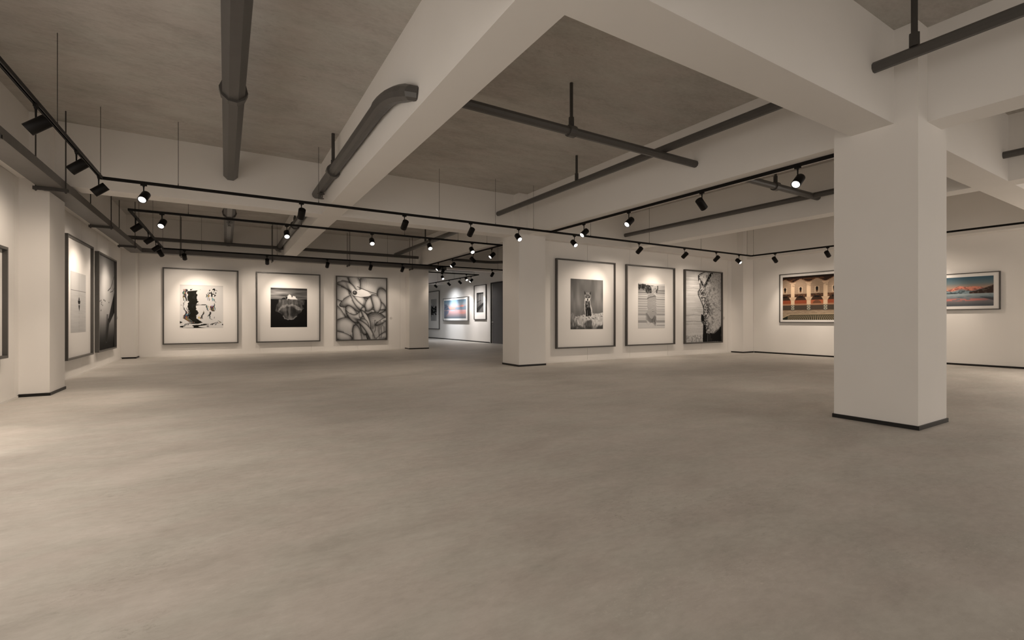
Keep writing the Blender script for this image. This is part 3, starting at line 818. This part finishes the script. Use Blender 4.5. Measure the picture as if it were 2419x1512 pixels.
def art_fox():
    A = Art(170, 200, .42, 11); X, Y = A.X, A.Y
    t = .40+.20*(A.noise(9, 3, oct_=2)-.5)+.16*np.exp(-((X-.25)/.3)**2-((Y-.5)/.25)**2)+.10*np.exp(-((X-.85)/.2)**2-((Y-.5)/.2)**2)
    A.a = np.repeat(t[..., None], 3, 2)
    A.put(np.clip((Y-.50)/.25, 0, 1)*np.clip((.75-Y)/.1, 0, 1), .33, .35)
    gr = (Y > .755-.10*X+.012*np.sin(X*9)+(A.noise(26, 4)-.5)*.02)
    A.put(gr.astype(float)*(X > .12), np.repeat(np.clip(.80+.2*(A.noise(20, 30, oct_=2)-.5), 0, 1)[..., None], 3, 2))
    A.put(gr*(A.noise(34, 50) > .78)*(Y < .80), .35, .8)
    body = A.poly([(.425, .40), (.59, .40), (.61, .50), (.655, .60), (.665, .70), (.62, .745), (.45, .75), (.42, .62), (.415, .50)], .012, 30)
    A.put(body, .80); inner = A.poly([(.45, .43), (.575, .43), (.59, .52), (.625, .62), (.63, .73), (.46, .745), (.445, .62), (.44, .52)], .02, 30)
    A.put(inner, np.repeat(np.clip(.24+.5*(A.noise(46, 24)-.42), .04, .75)[..., None], 3, 2))
    A.put(A.ell(.515, .485, .07, .055, .5), np.repeat(np.clip(.30+.7*(A.noise(50, 40)-.5), .05, .8)[..., None], 3, 2), .8)
    for x in (.475, .53, .59): A.put(A.poly([(x-.018, .60), (x+.018, .60), (x+.014, .745), (x-.014, .745)]), .07, .85)
    A.put(A.line([(.503, .62), (.503, .74)], .004), .6, .8)
    head = A.poly([(.415, .30), (.46, .265), (.56, .265), (.62, .30), (.615, .37), (.575, .43), (.52, .455), (.465, .43), (.425, .37)], .01, 30)
    A.put(head, .66)
    for p, q in (([(.405, .23), (.425, .235), (.475, .285), (.42, .32)], [(.415, .25), (.45, .285), (.428, .31)]), ([(.625, .235), (.605, .24), (.56, .28), (.615, .32)], [(.612, .255), (.58, .285), (.607, .31)])):
        A.put(A.poly(p), .30); A.put(A.poly(q), .06)
    A.put(A.ell(.515, .325, .085, .055, .9), np.repeat(np.clip(.40+.5*(A.noise(60, 50)-.5), .1, .7)[..., None], 3, 2), .85)
    A.put(A.poly([(.43, .345), (.49, .352), (.495, .368), (.45, .366)]), .10, .95); A.put(A.poly([(.60, .345), (.54, .352), (.535, .368), (.58, .366)]), .10, .95)
    A.put(A.poly([(.50, .33), (.53, .33), (.535, .40), (.495, .40)]), .50, .9)
    A.put(A.poly([(.435, .375), (.50, .385), (.498, .43), (.465, .425)], .01, 30), .86, .9); A.put(A.poly([(.595, .375), (.53, .385), (.532, .43), (.565, .425)], .01, 30), .86, .9)
    A.put(A.ell(.515, .408, .020, .016, .4), .03); A.put(A.line([(.515, .415), (.515, .442)], .005), .08)
    A.put(np.clip((A.noise(22, 7, oct_=2)-.40)*5, 0, 1)*np.clip((Y-.64-.30*X)/.06, 0, 1)*np.clip((.42-X)/.05, 0, 1), np.repeat((.25+.6*A.noise(18, 8))[..., None], 3, 2), .8)
    A.put(np.clip((A.noise(13, 9, oct_=2)-.42)*6, 0, 1)*np.clip((Y-.84+.06*np.cos(X*11))/.05, 0, 1), .24, .8)
    for i in range(60):
        x = A.r.rand()**1.5*.9; y = .66+.22*x+A.r.rand()*.3
        A.put(A.line([(x, y+.12), (x+(A.r.rand()-.5)*.10, y)], .006), .2+.5*A.r.rand(), .55)
    A.put(np.clip((Y-.93)/.07, 0, 1), .12, .6)
    A.put(A.line([(.30, .74), (.33, .64), (.40, .575)], .003), .6, .6)
    return A

def art_stripes():
    A = Art(170, 200, .74, 13); X, Y = A.X, A.Y
    row = A.r.rand(200)
    for _ in range(2): row = (row+np.roll(row, 1))/2
    mid = np.clip((X-.30)/.05, 0, 1)*np.clip((.70-X)/.05, 0, 1)
    disp = .03*np.sin((X-.3)*14)+.02*np.sin((X-.3)*31+Y*8)+np.where(Y > .62, .055*np.sin((X-.28)*17), 0)
    yy = np.clip(Y-disp*mid, 0, .999)
    r = row[(yy*199).astype(int)]
    env = np.interp(Y, [0, .04, .05, .20, .24, .35, .36, .86, .88, 1], [0, 0, 1.5, 1.5, 1.1, .8, .8, .8, .2, .1])
    A.a = np.repeat(np.clip(.82-env*.55*(r-.22)*np.where(X > .7, 1, 1), .1, .85)[..., None], 3, 2)
    for y, k in ((.155, .7), (.205, .5), (.57, .6), (.86, .5), (.935, .5), (.35, .3), (.68, .3)):
        A.put(((np.abs(yy-y) < .004) & ((X < .33) | (X > .63)) & ~((y > .9) & (X < .6))).astype(float), .12, k)
    fig = A.poly([(.33, .35), (.36, .26), (.48, .22), (.63, .24), (.66, .34), (.67, .62), (.66, .80), (.62, .95), (.56, .90), (.46, .86), (.33, .82), (.30, .66), (.34, .60)], .02, 10)
    ln = .5+.5*np.cos(2*np.pi*(yy*36+1.4*A.noise(4, 6)))
    A.put(fig, np.repeat(np.clip(.74-.30*(ln > .75)-.10*A.noise(5, 9), .2, .85)[..., None], 3, 2), .8)
    hair = A.poly([(0, .025), (.28, .03), (.46, .07), (.50, .16), (.52, .20), (.34, .23), (.20, .14), (0, .13)], .05, 20)
    A.put(hair, np.repeat(np.clip(.16+.55*(A.noise(26, 30, oct_=2)-.38), .04, .5)[..., None], 3, 2))
    A.put(A.line([(.33, .345), (.42, .31), (.52, .30), (.60, .275), (.64, .30)], .006), .15, .8)
    for k in range(7):
        o = k*.022
        A.put(A.line([(.28, .66+o), (.34, .69+o), (.44, .78+o*.7), (.52, .80+o*.5), (.60, .72+o), (.66, .76+o)], .0035), .12, .6)
    A.put(A.line([(.60, .80), (.63, .94)], .005), .1, .8)
    A.put(((A.noise(22, 12) > .5) & (np.abs(X-.69) < .05) & (Y > .05) & (Y < .22)).astype(float), .15, .7)
    return A

def art_lips():
    A = Art(190, 240, .80, 17); X, Y = A.X, A.Y
    ys = [0, .03, .06, .12, .18, .24, .28, .33, .40, .48, .54, .60, .66, .71, .75, .80, .88, .90, 1]
    xs = [.52, .40, .345, .355, .39, .40, .345, .345, .41, .47, .50, .49, .43, .44, .50, .51, .50, .48, .48]
    e = np.interp(Y, ys, xs)
    c = .5+.5*np.cos(2*np.pi*((e-X)*46+2*A.noise(3, 14)))
    rowl = (A.noise(2, 160) > .70)
    A.put((X < e).astype(float), np.repeat(np.clip(.80-.12*(c > .8)*(A.noise(6, 40) > .35)-.07*rowl, .3, .9)[..., None], 3, 2))
    for y in (.24, .615, .705): A.put(((np.abs(Y-y-.004*np.sin(X*20)) < .004) & (X < e)).astype(float), .45, .5)
    sk = .78-.14*(A.noise(70, 80) > .66)-.05*A.noise(8, 10)
    A.put((X >= e).astype(float), np.repeat(sk[..., None], 3, 2))
    band = np.exp(-((X-e-np.interp(Y, [0, .2, .3, .6, 1], [.02, .05, .13, .10, .05]))/np.interp(Y, [0, .2, .4, .6, .8, 1], [.03, .07, .12, .10, .09, .09]))**2)
    A.put((X >= e)*band*(A.noise(60, 80) > .45), .14, .85)
    A.put((X >= e)*np.clip(1-(X-e)/.035, 0, 1), .05, np.clip(1.0, 0, 1))
    A.put(A.line([(.74, .0), (.66, .07), (.58, .155), (.54, .20)], .020)*(A.noise(40, 50) > .25), .08)
    A.put(A.line([(.38, .12), (.44, .14), (.48, .19)], .012), .1); A.put(A.ell(.395, .14, .02, .028, .5), .85)
    A.put(A.poly([(.52, .01), (.68, .0), (.62, .06), (.52, .17), (.42, .08)]), .84, .9)
    A.put(A.line([(.74, .40), (.84, .50), (1, .55)], .003)*(A.noise(30, 60) > .3), .3, .8)
    A.put(((A.noise(34, 40, oct_=2) > .60) & (X > e+.1) & (X < .85-.2*np.abs(Y-.4))).astype(float), .4, .6)
    A.put(A.poly([(.44, .60), (.50, .62), (.52, .70), (.47, .71), (.43, .66)]), .05)
    A.put(A.poly([(.49, .74), (.56, .76), (.58, .88), (.78, .87), (1.0, .77), (1.0, 1.0), (.48, 1.0)], .02, 20), .06)
    fz = A.poly([(.56, .84), (.80, .84), (1.0, .74), (1.0, .79), (.80, .885), (.60, .895)], .03, 24); A.put(fz*(A.noise(60, 70) > .45), .55, .7)
    A.put(((A.noise(40, 2) > .62) & (Y > .89) & (X > .56) & (X < .78)).astype(float), .42, .6)
    A.put(((A.noise(70, 60) > .5) & (Y > .895) & (X < .46)).astype(float), .5, .6)
    return A

def art_mist():
    A = Art(150, 190, .80, 19); X, Y = A.X, A.Y
    A.a *= (.97+.05*A.noise(3, 4)-.05*(Y > .30)*A.noise(3, 60)-.08*np.clip(Y-.7, 0, 1))[..., None]
    A.put(A.line([(0, .305), (1, .305)], .004), .38, .85)
    A.put(A.line([(.53, -.0), (.53, .42)], .0022), .35, .8)
    A.put(A.poly([(.53, .40), (.565, .44), (.565, .46), (.495, .46), (.495, .44)]), .04)
    A.put(A.poly([(.455, .465), (.605, .465), (.60, .505), (.565, .525), (.495, .525), (.46, .505)]), .04)
    A.put(A.poly([(.49, .54), (.58, .54), (.57, .60), (.54, .65), (.51, .60)], .02, 30), .08, .9)
    A.put(A.line([(.53, .62), (.53, .97)], .0025)*(A.noise(2, 60) > .35), .25, .9)
    return A

def art_bridge():
    A = Art(190, 234, .5, 23); X, Y = A.X, A.Y
    t = .62+.16*np.exp(-((X-.35)/.3)**2-((Y-.42)/.22)**2)-.20*np.clip(.22-Y, 0, 1)/.22-.62*np.clip((Y-.62)/.34, 0, 1)**1.3+.05*(A.noise(5, 5, oct_=2)-.5)
    A.a = np.repeat(np.clip(t, .02, .85)[..., None], 3, 2)
    A.put(A.poly([(1.0, .36), (1.0, .60), (.70, .72), (.62, .68), (.78, .54)]), .02)
    A.put(A.poly([(.60, .66), (.70, .70), (.58, .88), (.48, .95), (.52, .80)]), .03, .75)
    A.put(np.exp(-((X-.55-.35*(.7-Y))/.05)**2)*(Y > .62), .05, .5)
    A.put(A.line([(.97, .18), (.88, .25), (.76, .32), (.60, .36)], .005), .05)
    A.put(A.line([(.98, .31), (.90, .35), (.74, .37)], .0035), .08)
    A.put(A.line([(.99, .40), (.80, .58), (.70, .70)], .0025), .4, .6)
    for x, y in ((.16, .49), (.22, .48), (.25, .50), (.36, .47), (.40, .475), (.45, .48), (.24, .52), (.30, .53), (.22, .585), (.66, .49)):
        A.put(A.line([(x-.018, y-.006), (x, y+.004), (x+.020, y-.008)], .0035), .04)
    A.put(A.line([(.45, .90), (.45, .98)], .004), .35, .5); A.put(A.line([(.58, .90), (.58, .98)], .004), .3, .5); A.put(A.ell(.51, .93, .03, .008, .6), .5, .5)
    A.put(np.clip((Y-.92)/.05, 0, 1)*(A.noise(8, 3) > .2), .01, .8)
    return A

def art_courtyard():
    A = Art(230, 170, (.52, .42, .33), 29); X, Y = A.X, A.Y
    P_ = .205       # bay pitch; first column centre
    x0 = .137
    u = ((X-x0)/P_) % 1.0; k = np.floor((X-x0)/P_)
    lat = ((np.floor((X*90+Y*60)) % 2)+(np.floor((X*90-Y*60)) % 2)) == 1
    # upper tiled wall with the stepped dark cornice
    A.put((Y < .42).astype(float), (.66, .56, .46)); A.put((lat & (Y < .42)).astype(float), (.50, .41, .33), .8)
    st = np.abs(u-.5)*2
    top = .07+np.floor(st*5.2)/5*.085
    A.put((Y < top).astype(float), (.17, .10, .06)); A.put(((Y < top) & (A.noise(40, 40) > .58)).astype(float), (.40, .24, .13), .7)
    A.put(((Y < .05)).astype(float), (.12, .07, .045))
    A.put(((np.abs(Y-top) < .008)).astype(float), (.55, .38, .26), .8)
    wn = (np.abs(u-.5) < .13) & (Y > .25) & (Y < .385); A.put(wn.astype(float), (.74, .64, .53))
    wi = ((np.abs(u-.5) < .065) & (Y > .29) & (Y < .375)) | (np.hypot((u-.5)/.075, (Y-.29)/.035) < 1)
    A.put(wi.astype(float), (.05, .03, .02)); A.put((wi & (Y > .335)).astype(float), (.36, .24, .16))
    A.put(((Y > .405) & (Y < .47)).astype(float), (.24, .15, .10)); A.put(((Y > .405) & (Y < .47) & (A.noise(60, 50) > .55)).astype(float), (.45, .30, .19), .7)
    # lower arcade
    lo = (Y >= .47) & (Y < .66)
    A.put(lo.astype(float), (.22, .14, .09)); red = (Y >= .55) & (Y < .64)
    A.put((red).astype(float), (.56, .26, .15)); A.put((red & (k == 1)).astype(float), (.66, .34, .20))
    A.put(((np.abs(u-.5) < .15) & (Y > .455) & (Y < .49)).astype(float), (.08, .05, .03))
    A.put(((np.hypot((u-.5)/.26, (Y-.64)/.085) < 1) & (Y < .64) & (k == 1)).astype(float), (.42, .26, .17))
    A.put(((Y >= .63) & (Y < .665)).astype(float), (.62, .44, .32))
    A.put(((Y >= .665) & (Y < .775)).astype(float), (.22, .19, .16)); A.put(((Y >= .665) & (Y < .775) & ((np.floor(X*150)+np.floor(Y*110)) % 2 == 0)).astype(float), (.36, .31, .25), .8)
    # columns
    cm = (np.minimum(u, 1-u) < .12)
    A.put((cm & (Y > .16) & (Y < .66)).astype(float), (.82, .70, .57)); A.put((cm & (Y > .16) & (Y < .24)).astype(float)*(A.noise(90, 70) > .5), (.60, .50, .41), .7)
    A.put(((np.minimum(u, 1-u) < .19) & (Y > .14) & (Y < .17)).astype(float), (.74, .62, .50))
    br = (np.minimum(u, 1-u) < .12+np.clip(.56-Y, 0, .08)*1.6) & (Y > .48) & (Y < .56); A.put(br.astype(float), (.76, .64, .52))
    A.put((cm & (Y > .655) & (Y < .785)).astype(float), (.34, .33, .29))
    for cy in (.69, .745): A.put((cm & (np.hypot(np.minimum(u, 1-u)/.10, (Y-cy)/.024) < 1)).astype(float), (.72, .68, .60)); A.put((cm & (np.hypot(np.minimum(u, 1-u)/.05, (Y-cy)/.012) < 1)).astype(float), (.2, .3, .28))
    # terrace and pool
    A.put((Y > .785).astype(float), (.64, .56, .46)); A.put(((Y > .785) & (A.noise(30, 60) > .6)).astype(float), (.56, .48, .39), .7)
    pool = A.poly([(.10, .875), (1.2, .868), (1.2, 1.1), (-.1, 1.1), (0, .95)])
    A.put(pool, (.16, .17, .13)); v = (X-.42)/(Y-.55)
    A.put(pool*((np.floor(v*34) % 2) == 0)*(Y > .89)*(X > .07), (.68, .60, .48), .85)
    A.put(A.line([(0, .955), (.10, .875), (1, .868)], .006), (.80, .70, .56))
    g = A.a.mean(2, keepdims=True); A.a = g+(A.a-g)*.85
    A.grain(.05)
    return A

def art_lake():
    A = Art(230, 120, .5, 31); X, Y = A.X, A.Y
    def lerp(ys, cols):
        return np.stack([np.interp(Y, ys, [c[i] for c in cols]) for i in range(3)], -1)
    A.a = lerp([0, .22, .36, .44, .56, 1], [(.24, .36, .43), (.42, .48, .50), (.66, .56, .50), (.74, .58, .50), (.62, .64, .66), (.36, .38, .40)])
    r1 = .47-.06*np.exp(-((X-.30)/.14)**2)-.02*np.sin(X*20)-.03*np.exp(-((X-.05)/.1)**2)
    A.put((Y > r1+.02*(A.noise(20, 2)-.5)).astype(float), (.40, .50, .56))
    r2 = .50-.19*np.exp(-(np.abs(X-.66)/.12)**1.3)-.13*np.exp(-((X-.84)/.10)**2)
    m2 = (Y > r2+.02*(A.noise(30, 2)-.5)).astype(float); A.put(m2, (.84, .55, .47)); A.put(m2*(A.noise(60, 40) > .62), (.50, .30, .28), .7)
    A.put(m2*np.clip((Y-.43+.03*np.sin(X*30))/.05, 0, 1), (.50, .57, .60)); A.put(m2*(Y > .46)*(A.noise(40, 26, oct_=2) > .55), (.25, .30, .32), .7)
    r3 = .52-.22*np.clip((X-.78)/.22, 0, 1)**1.1
    m3 = ((Y > r3) & (X > .76)).astype(float); A.put(m3, (.25, .20, .18)); A.put(m3*(A.noise(40, 26) > .6), (.40, .36, .34), .7)
    A.put(np.exp(-((Y-.555)/.018)**2)*(X < .62), (.12, .17, .19), .8)
    A.put((Y > .575).astype(float), lerp([.57, .66, .70, .86, 1], [(.66, .71, .73), (.55, .60, .62), (.50, .53, .56), (.46, .45, .46), (.30, .33, .36)]))
    A.put((Y > .6)*(A.noise(12, 50, oct_=2) > .60)*(Y < .74), (.34, .42, .46), .6)
    A.put(A.ell(.66, .78, .32, .045, .8)*(A.noise(20, 30) > .30), (.86, .50, .46), .75)
    A.put(A.poly([(.86, .69), (1, .72), (1, .82)]), (.25, .27, .29), .8)
    A.put(((A.noise(60, 50) > .6) & (Y > .88) & (X < .5)).astype(float), (.24, .28, .30), .7)
    return A

def art_peak():
    A = Art(60, 120, .72, 37); X, Y = A.X, A.Y
    A.a = np.repeat(np.clip(.74-.1*A.noise(2, 3), 0, 1)[..., None], 3, 2)
    d = np.abs(Y-.52)
    m = (d < .36-.28*X-.10*np.abs(np.sin(X*7)))
    A.put(m.astype(float), np.repeat(np.clip(.80*(A.noise(14, 26, oct_=2) > .5)+.1, 0, 1)[..., None], 3, 2))
    A.put(((d < .16+.05*np.sin(X*9)) & (A.noise(20, 30) > .25)).astype(float), .07); A.put((Y > .52)*m, .15, .45)
    A.put(A.ell(.5, .52, .12, .05, .6), .8, .6)
    return A

def art_sunrise():
    A = Art(120, 100, .5, 41); X, Y = A.X, A.Y
    A.a = np.stack([np.interp(Y, [0, .25, .48, .55, .7, 1], v) for v in ([.40, .60, .85, .86, .76, .40], [.52, .64, .60, .66, .62, .46], [.60, .68, .54, .66, .62, .50])], -1)
    A.put(A.poly([(0, .16), (.12, .22), (.24, .42), (.28, .50), (0, .53)], .05, 12), (.42, .46, .54)); A.put(A.poly([(0, .16), (.12, .22), (.24, .42), (.28, .50), (0, .53)])*(A.noise(20, 20) > .6), (.60, .66, .72), .6)
    A.put(A.poly([(.50, .50), (.56, .42), (.72, .40), (.80, .30), (.90, .34), (1, .36), (1, .52)], .04, 12), (.52, .58, .64)); A.put(A.poly([(.72, .38), (.80, .29), (.92, .34), (.90, .38)], .03, 14), (.86, .58, .54))
    A.put(np.exp(-((Y-.53)/.02)**2), (.42, .55, .62), .8)
    A.put(A.poly([(0, .57), (.26, .56), (.20, .72), (.08, .88), (0, .92)], .05, 10), (.48, .52, .60), .9)
    A.put(A.ell(.84, .70, .14, .06, .8), (.86, .60, .56), .8)
    A.put(A.ell(.40, .57, .10, .02, .7), (.64, .76, .82), .9)
    return A

def art_colonnade():
    A = Art(60, 110, .25, 43); X, Y = A.X, A.Y
    for x, w in ((.10, .05), (.26, .055), (.42, .05), (.56, .045), (.69, .035), (.79, .03), (.88, .025), (.95, .02)):
        A.put(((np.abs(X-x) < w) & (Y < .86-.35*np.clip(X, 0, 1)+.02) & (Y > .02)).astype(float), .04)
        A.put(((np.abs(X-x-w*.9) < .015) & (Y < .80-.3*X)).astype(float), .70, .9)
    A.put(A.poly([(0, .90), (1, .52), (1, .62), (0, 1.0)]), .12); A.put(A.poly([(.2, 1), (1, .64), (1, 1)]), .38)
    A.put((Y < .06+.0*X).astype(float), .05); A.put(A.line([(0, .50), (.6, .40)], .012), .08)
    return A

def art_plain():
    A = Art(40, 40, .5, 47)
    A.a = np.repeat((.35+.4*A.noise(3, 3, oct_=2))[..., None], 3, 2)
    return A

def print_mesh(parent, A, x0, x1, z0, z1, y):
    w, h = A.w//2, A.h//2
    A.a = np.clip(A.a, 0, 1).reshape(h, 2, w, 2, 3).mean((1, 3))
    gx = np.linspace(x0, x1, w); gz = np.linspace(z1, z0, h)
    PX, PZ = np.meshgrid(gx, gz)
    n = w*h
    co = np.stack([PX.ravel(), np.full(n, y), PZ.ravel()], 1).astype(np.float32)
    i = (np.arange(h-1)[:, None]*w+np.arange(w-1)[None, :]).ravel()
    quad = np.stack([i+w, i+w+1, i+1, i], 1)
    nf = len(quad)
    me = bpy.data.meshes.new('print')
    me.vertices.add(n); me.vertices.foreach_set('co', co.ravel())
    me.loops.add(nf*4); me.loops.foreach_set('vertex_index', quad.ravel().astype(np.int32))
    me.polygons.add(nf); me.polygons.foreach_set('loop_start', np.arange(0, nf*4, 4, dtype=np.int32)); me.polygons.foreach_set('loop_total', np.full(nf, 4, dtype=np.int32))
    me.update(calc_edges=True)
    c = np.clip(A.a, 0, 1).reshape(-1, 3)
    lin = np.where(c <= .04045, c/12.92, ((c+.055)/1.055)**2.4)*.92
    at = me.color_attributes.new('ink', 'FLOAT_COLOR', 'POINT')
    at.data.foreach_set('color', np.concatenate([lin, np.ones((n, 1))], 1).astype(np.float32).ravel())
    me.materials.append(PRINT)
    return link(bpy.data.objects.new('print', me), parent)

def picture(label, cx, cy, face, w, z0, z1, art, px=None, bw=.032, depth=.07, inset=.045, fm=None, pl=None, group=None):
    """A framed picture; (cx, cy) its middle on the wall, face = rotation so that local -Y looks into the room.
    px = (left, right, bottom, top) of the print in frame coordinates from the left edge and the floor."""
    t = thing('framed_picture', label, 'picture', (cx, cy, z0), face, group or 'framed pictures on the gallery walls')
    h = z1-z0; x0, x1 = -w/2, w/2; yb, yf = -.003, -depth
    bm = bmesh.new()
    box(bm, x0, x1, yf, yb, 0, bw); box(bm, x0, x1, yf, yb, h-bw, h)
    box(bm, x0, x0+bw, yf, yb, bw, h-bw); box(bm, x1-bw, x1, yf, yb, bw, h-bw)
    mesh_obj('frame', bm, fm or FRAME, t)
    ym = yf+inset
    bm = bmesh.new(); box(bm, x0+bw, x1-bw, ym, yb-.001, bw, h-bw); mesh_obj('mat_board' if px else 'backing_board', bm, MAT, t)
    if px: a, b, c, d = px[0]+x0, px[1]+x0, px[2]-z0, px[3]-z0
    else: a, b, c, d = x0+bw+.002, x1-bw-.002, bw+.002, h-bw-.002
    o = print_mesh(t, art(), a, b, c, d, ym-.002)
    if pl: o['label'] = pl
    return t
Z0, Z1 = .325, 2.44
R90 = math.pi/2
picture('framed glitch print with a black zigzag mass on pale paper', -.57, YF, 0, 1.79, Z0, Z1, art_glitch, (.385, 1.405, .775, 1.979), pl='pale print with a black glitched shape')
picture('framed black and white iceberg print on the far wall', 1.674, YF, 0, 1.79, Z0, Z1, art_iceberg, (.385, 1.405, .78, 1.98), pl='black and white iceberg print')
picture('framed etched drawing of hatched folds with a round eye, rightmost on the far wall', 3.877, YF, 0, 1.664, .320, 2.432, art_etching)
picture('framed fox cub photograph on the middle wall, next to the middle column', 7.535, 8.90, 0, 1.86, Z0, 2.448, art_fox, (.44, 1.47, .777, 1.992), pl='black and white fox cub photograph')
picture('framed striped glitch portrait between the fox and the lips', 9.785, 8.90, 0, 1.86, Z0, 2.446, art_stripes, (.452, 1.482, .778, 1.985), pl='grey striped glitch portrait')
picture('framed black and white close-up of lips in profile', 11.995, 8.90, 0, 1.72, .320, 2.442, art_lips)
picture('tall framed misty print with a lone dark buoy on the left wall', XL, 11.31, R90, 1.78, .325, 2.432, art_mist, (.365, 1.38, .78, 1.845), pl='pale misty seascape print')
picture('dark framed bridge cables and birds print on the left wall', XL, 13.58, R90, 1.848, .330, 2.415, art_bridge)
picture('frame cut off by the left edge of the photo', XL, 7.00, R90, 1.86, .547, 1.867, art_plain, (.3, 1.2, .85, 1.6))
picture('framed courtyard photograph with tiled arches and a pool, cut by the nearest column', XR, 6.56, -R90, 2.27, .925, 2.33, art_courtyard, (.09, 2.18, 1.005, 2.24), bw=.02, depth=.05, inset=.03, fm=FRAME, pl='courtyard photograph')
picture('framed snowy mountain lake at dusk, right of the nearest column', XR, 3.99, -R90, 1.80, 1.222, 2.03, art_lake, (.10, 1.70, 1.305, 1.942), bw=.018, depth=.06, inset=.012, fm=FRAME, pl='mountain lake photograph')
BG = 'pictures in the back room'
picture('narrow framed mountain reflection print at the left of the back room', XB, 24.2, -R90, 1.62, .50, 2.575, art_peak, (.40, 1.22, .95, 2.14), bw=.035, depth=.05, inset=.03, fm=FRAME, group=BG)
picture('wide framed icy sunrise photograph in the back room', XB, 21.31, -R90, 2.95, .952, 2.108, art_sunrise, (.13, 2.73, 1.08, 1.992), bw=.03, depth=.09, inset=.02, fm=FRAME_SILVER, group=BG)
picture('narrow framed colonnade print beside the grey door', XB, 18.71, -R90, 1.17, 1.015, 2.567, art_colonnade, (.235, .90, 1.342, 2.225), bw=.028, depth=.05, inset=.03, fm=FRAME, group=BG)
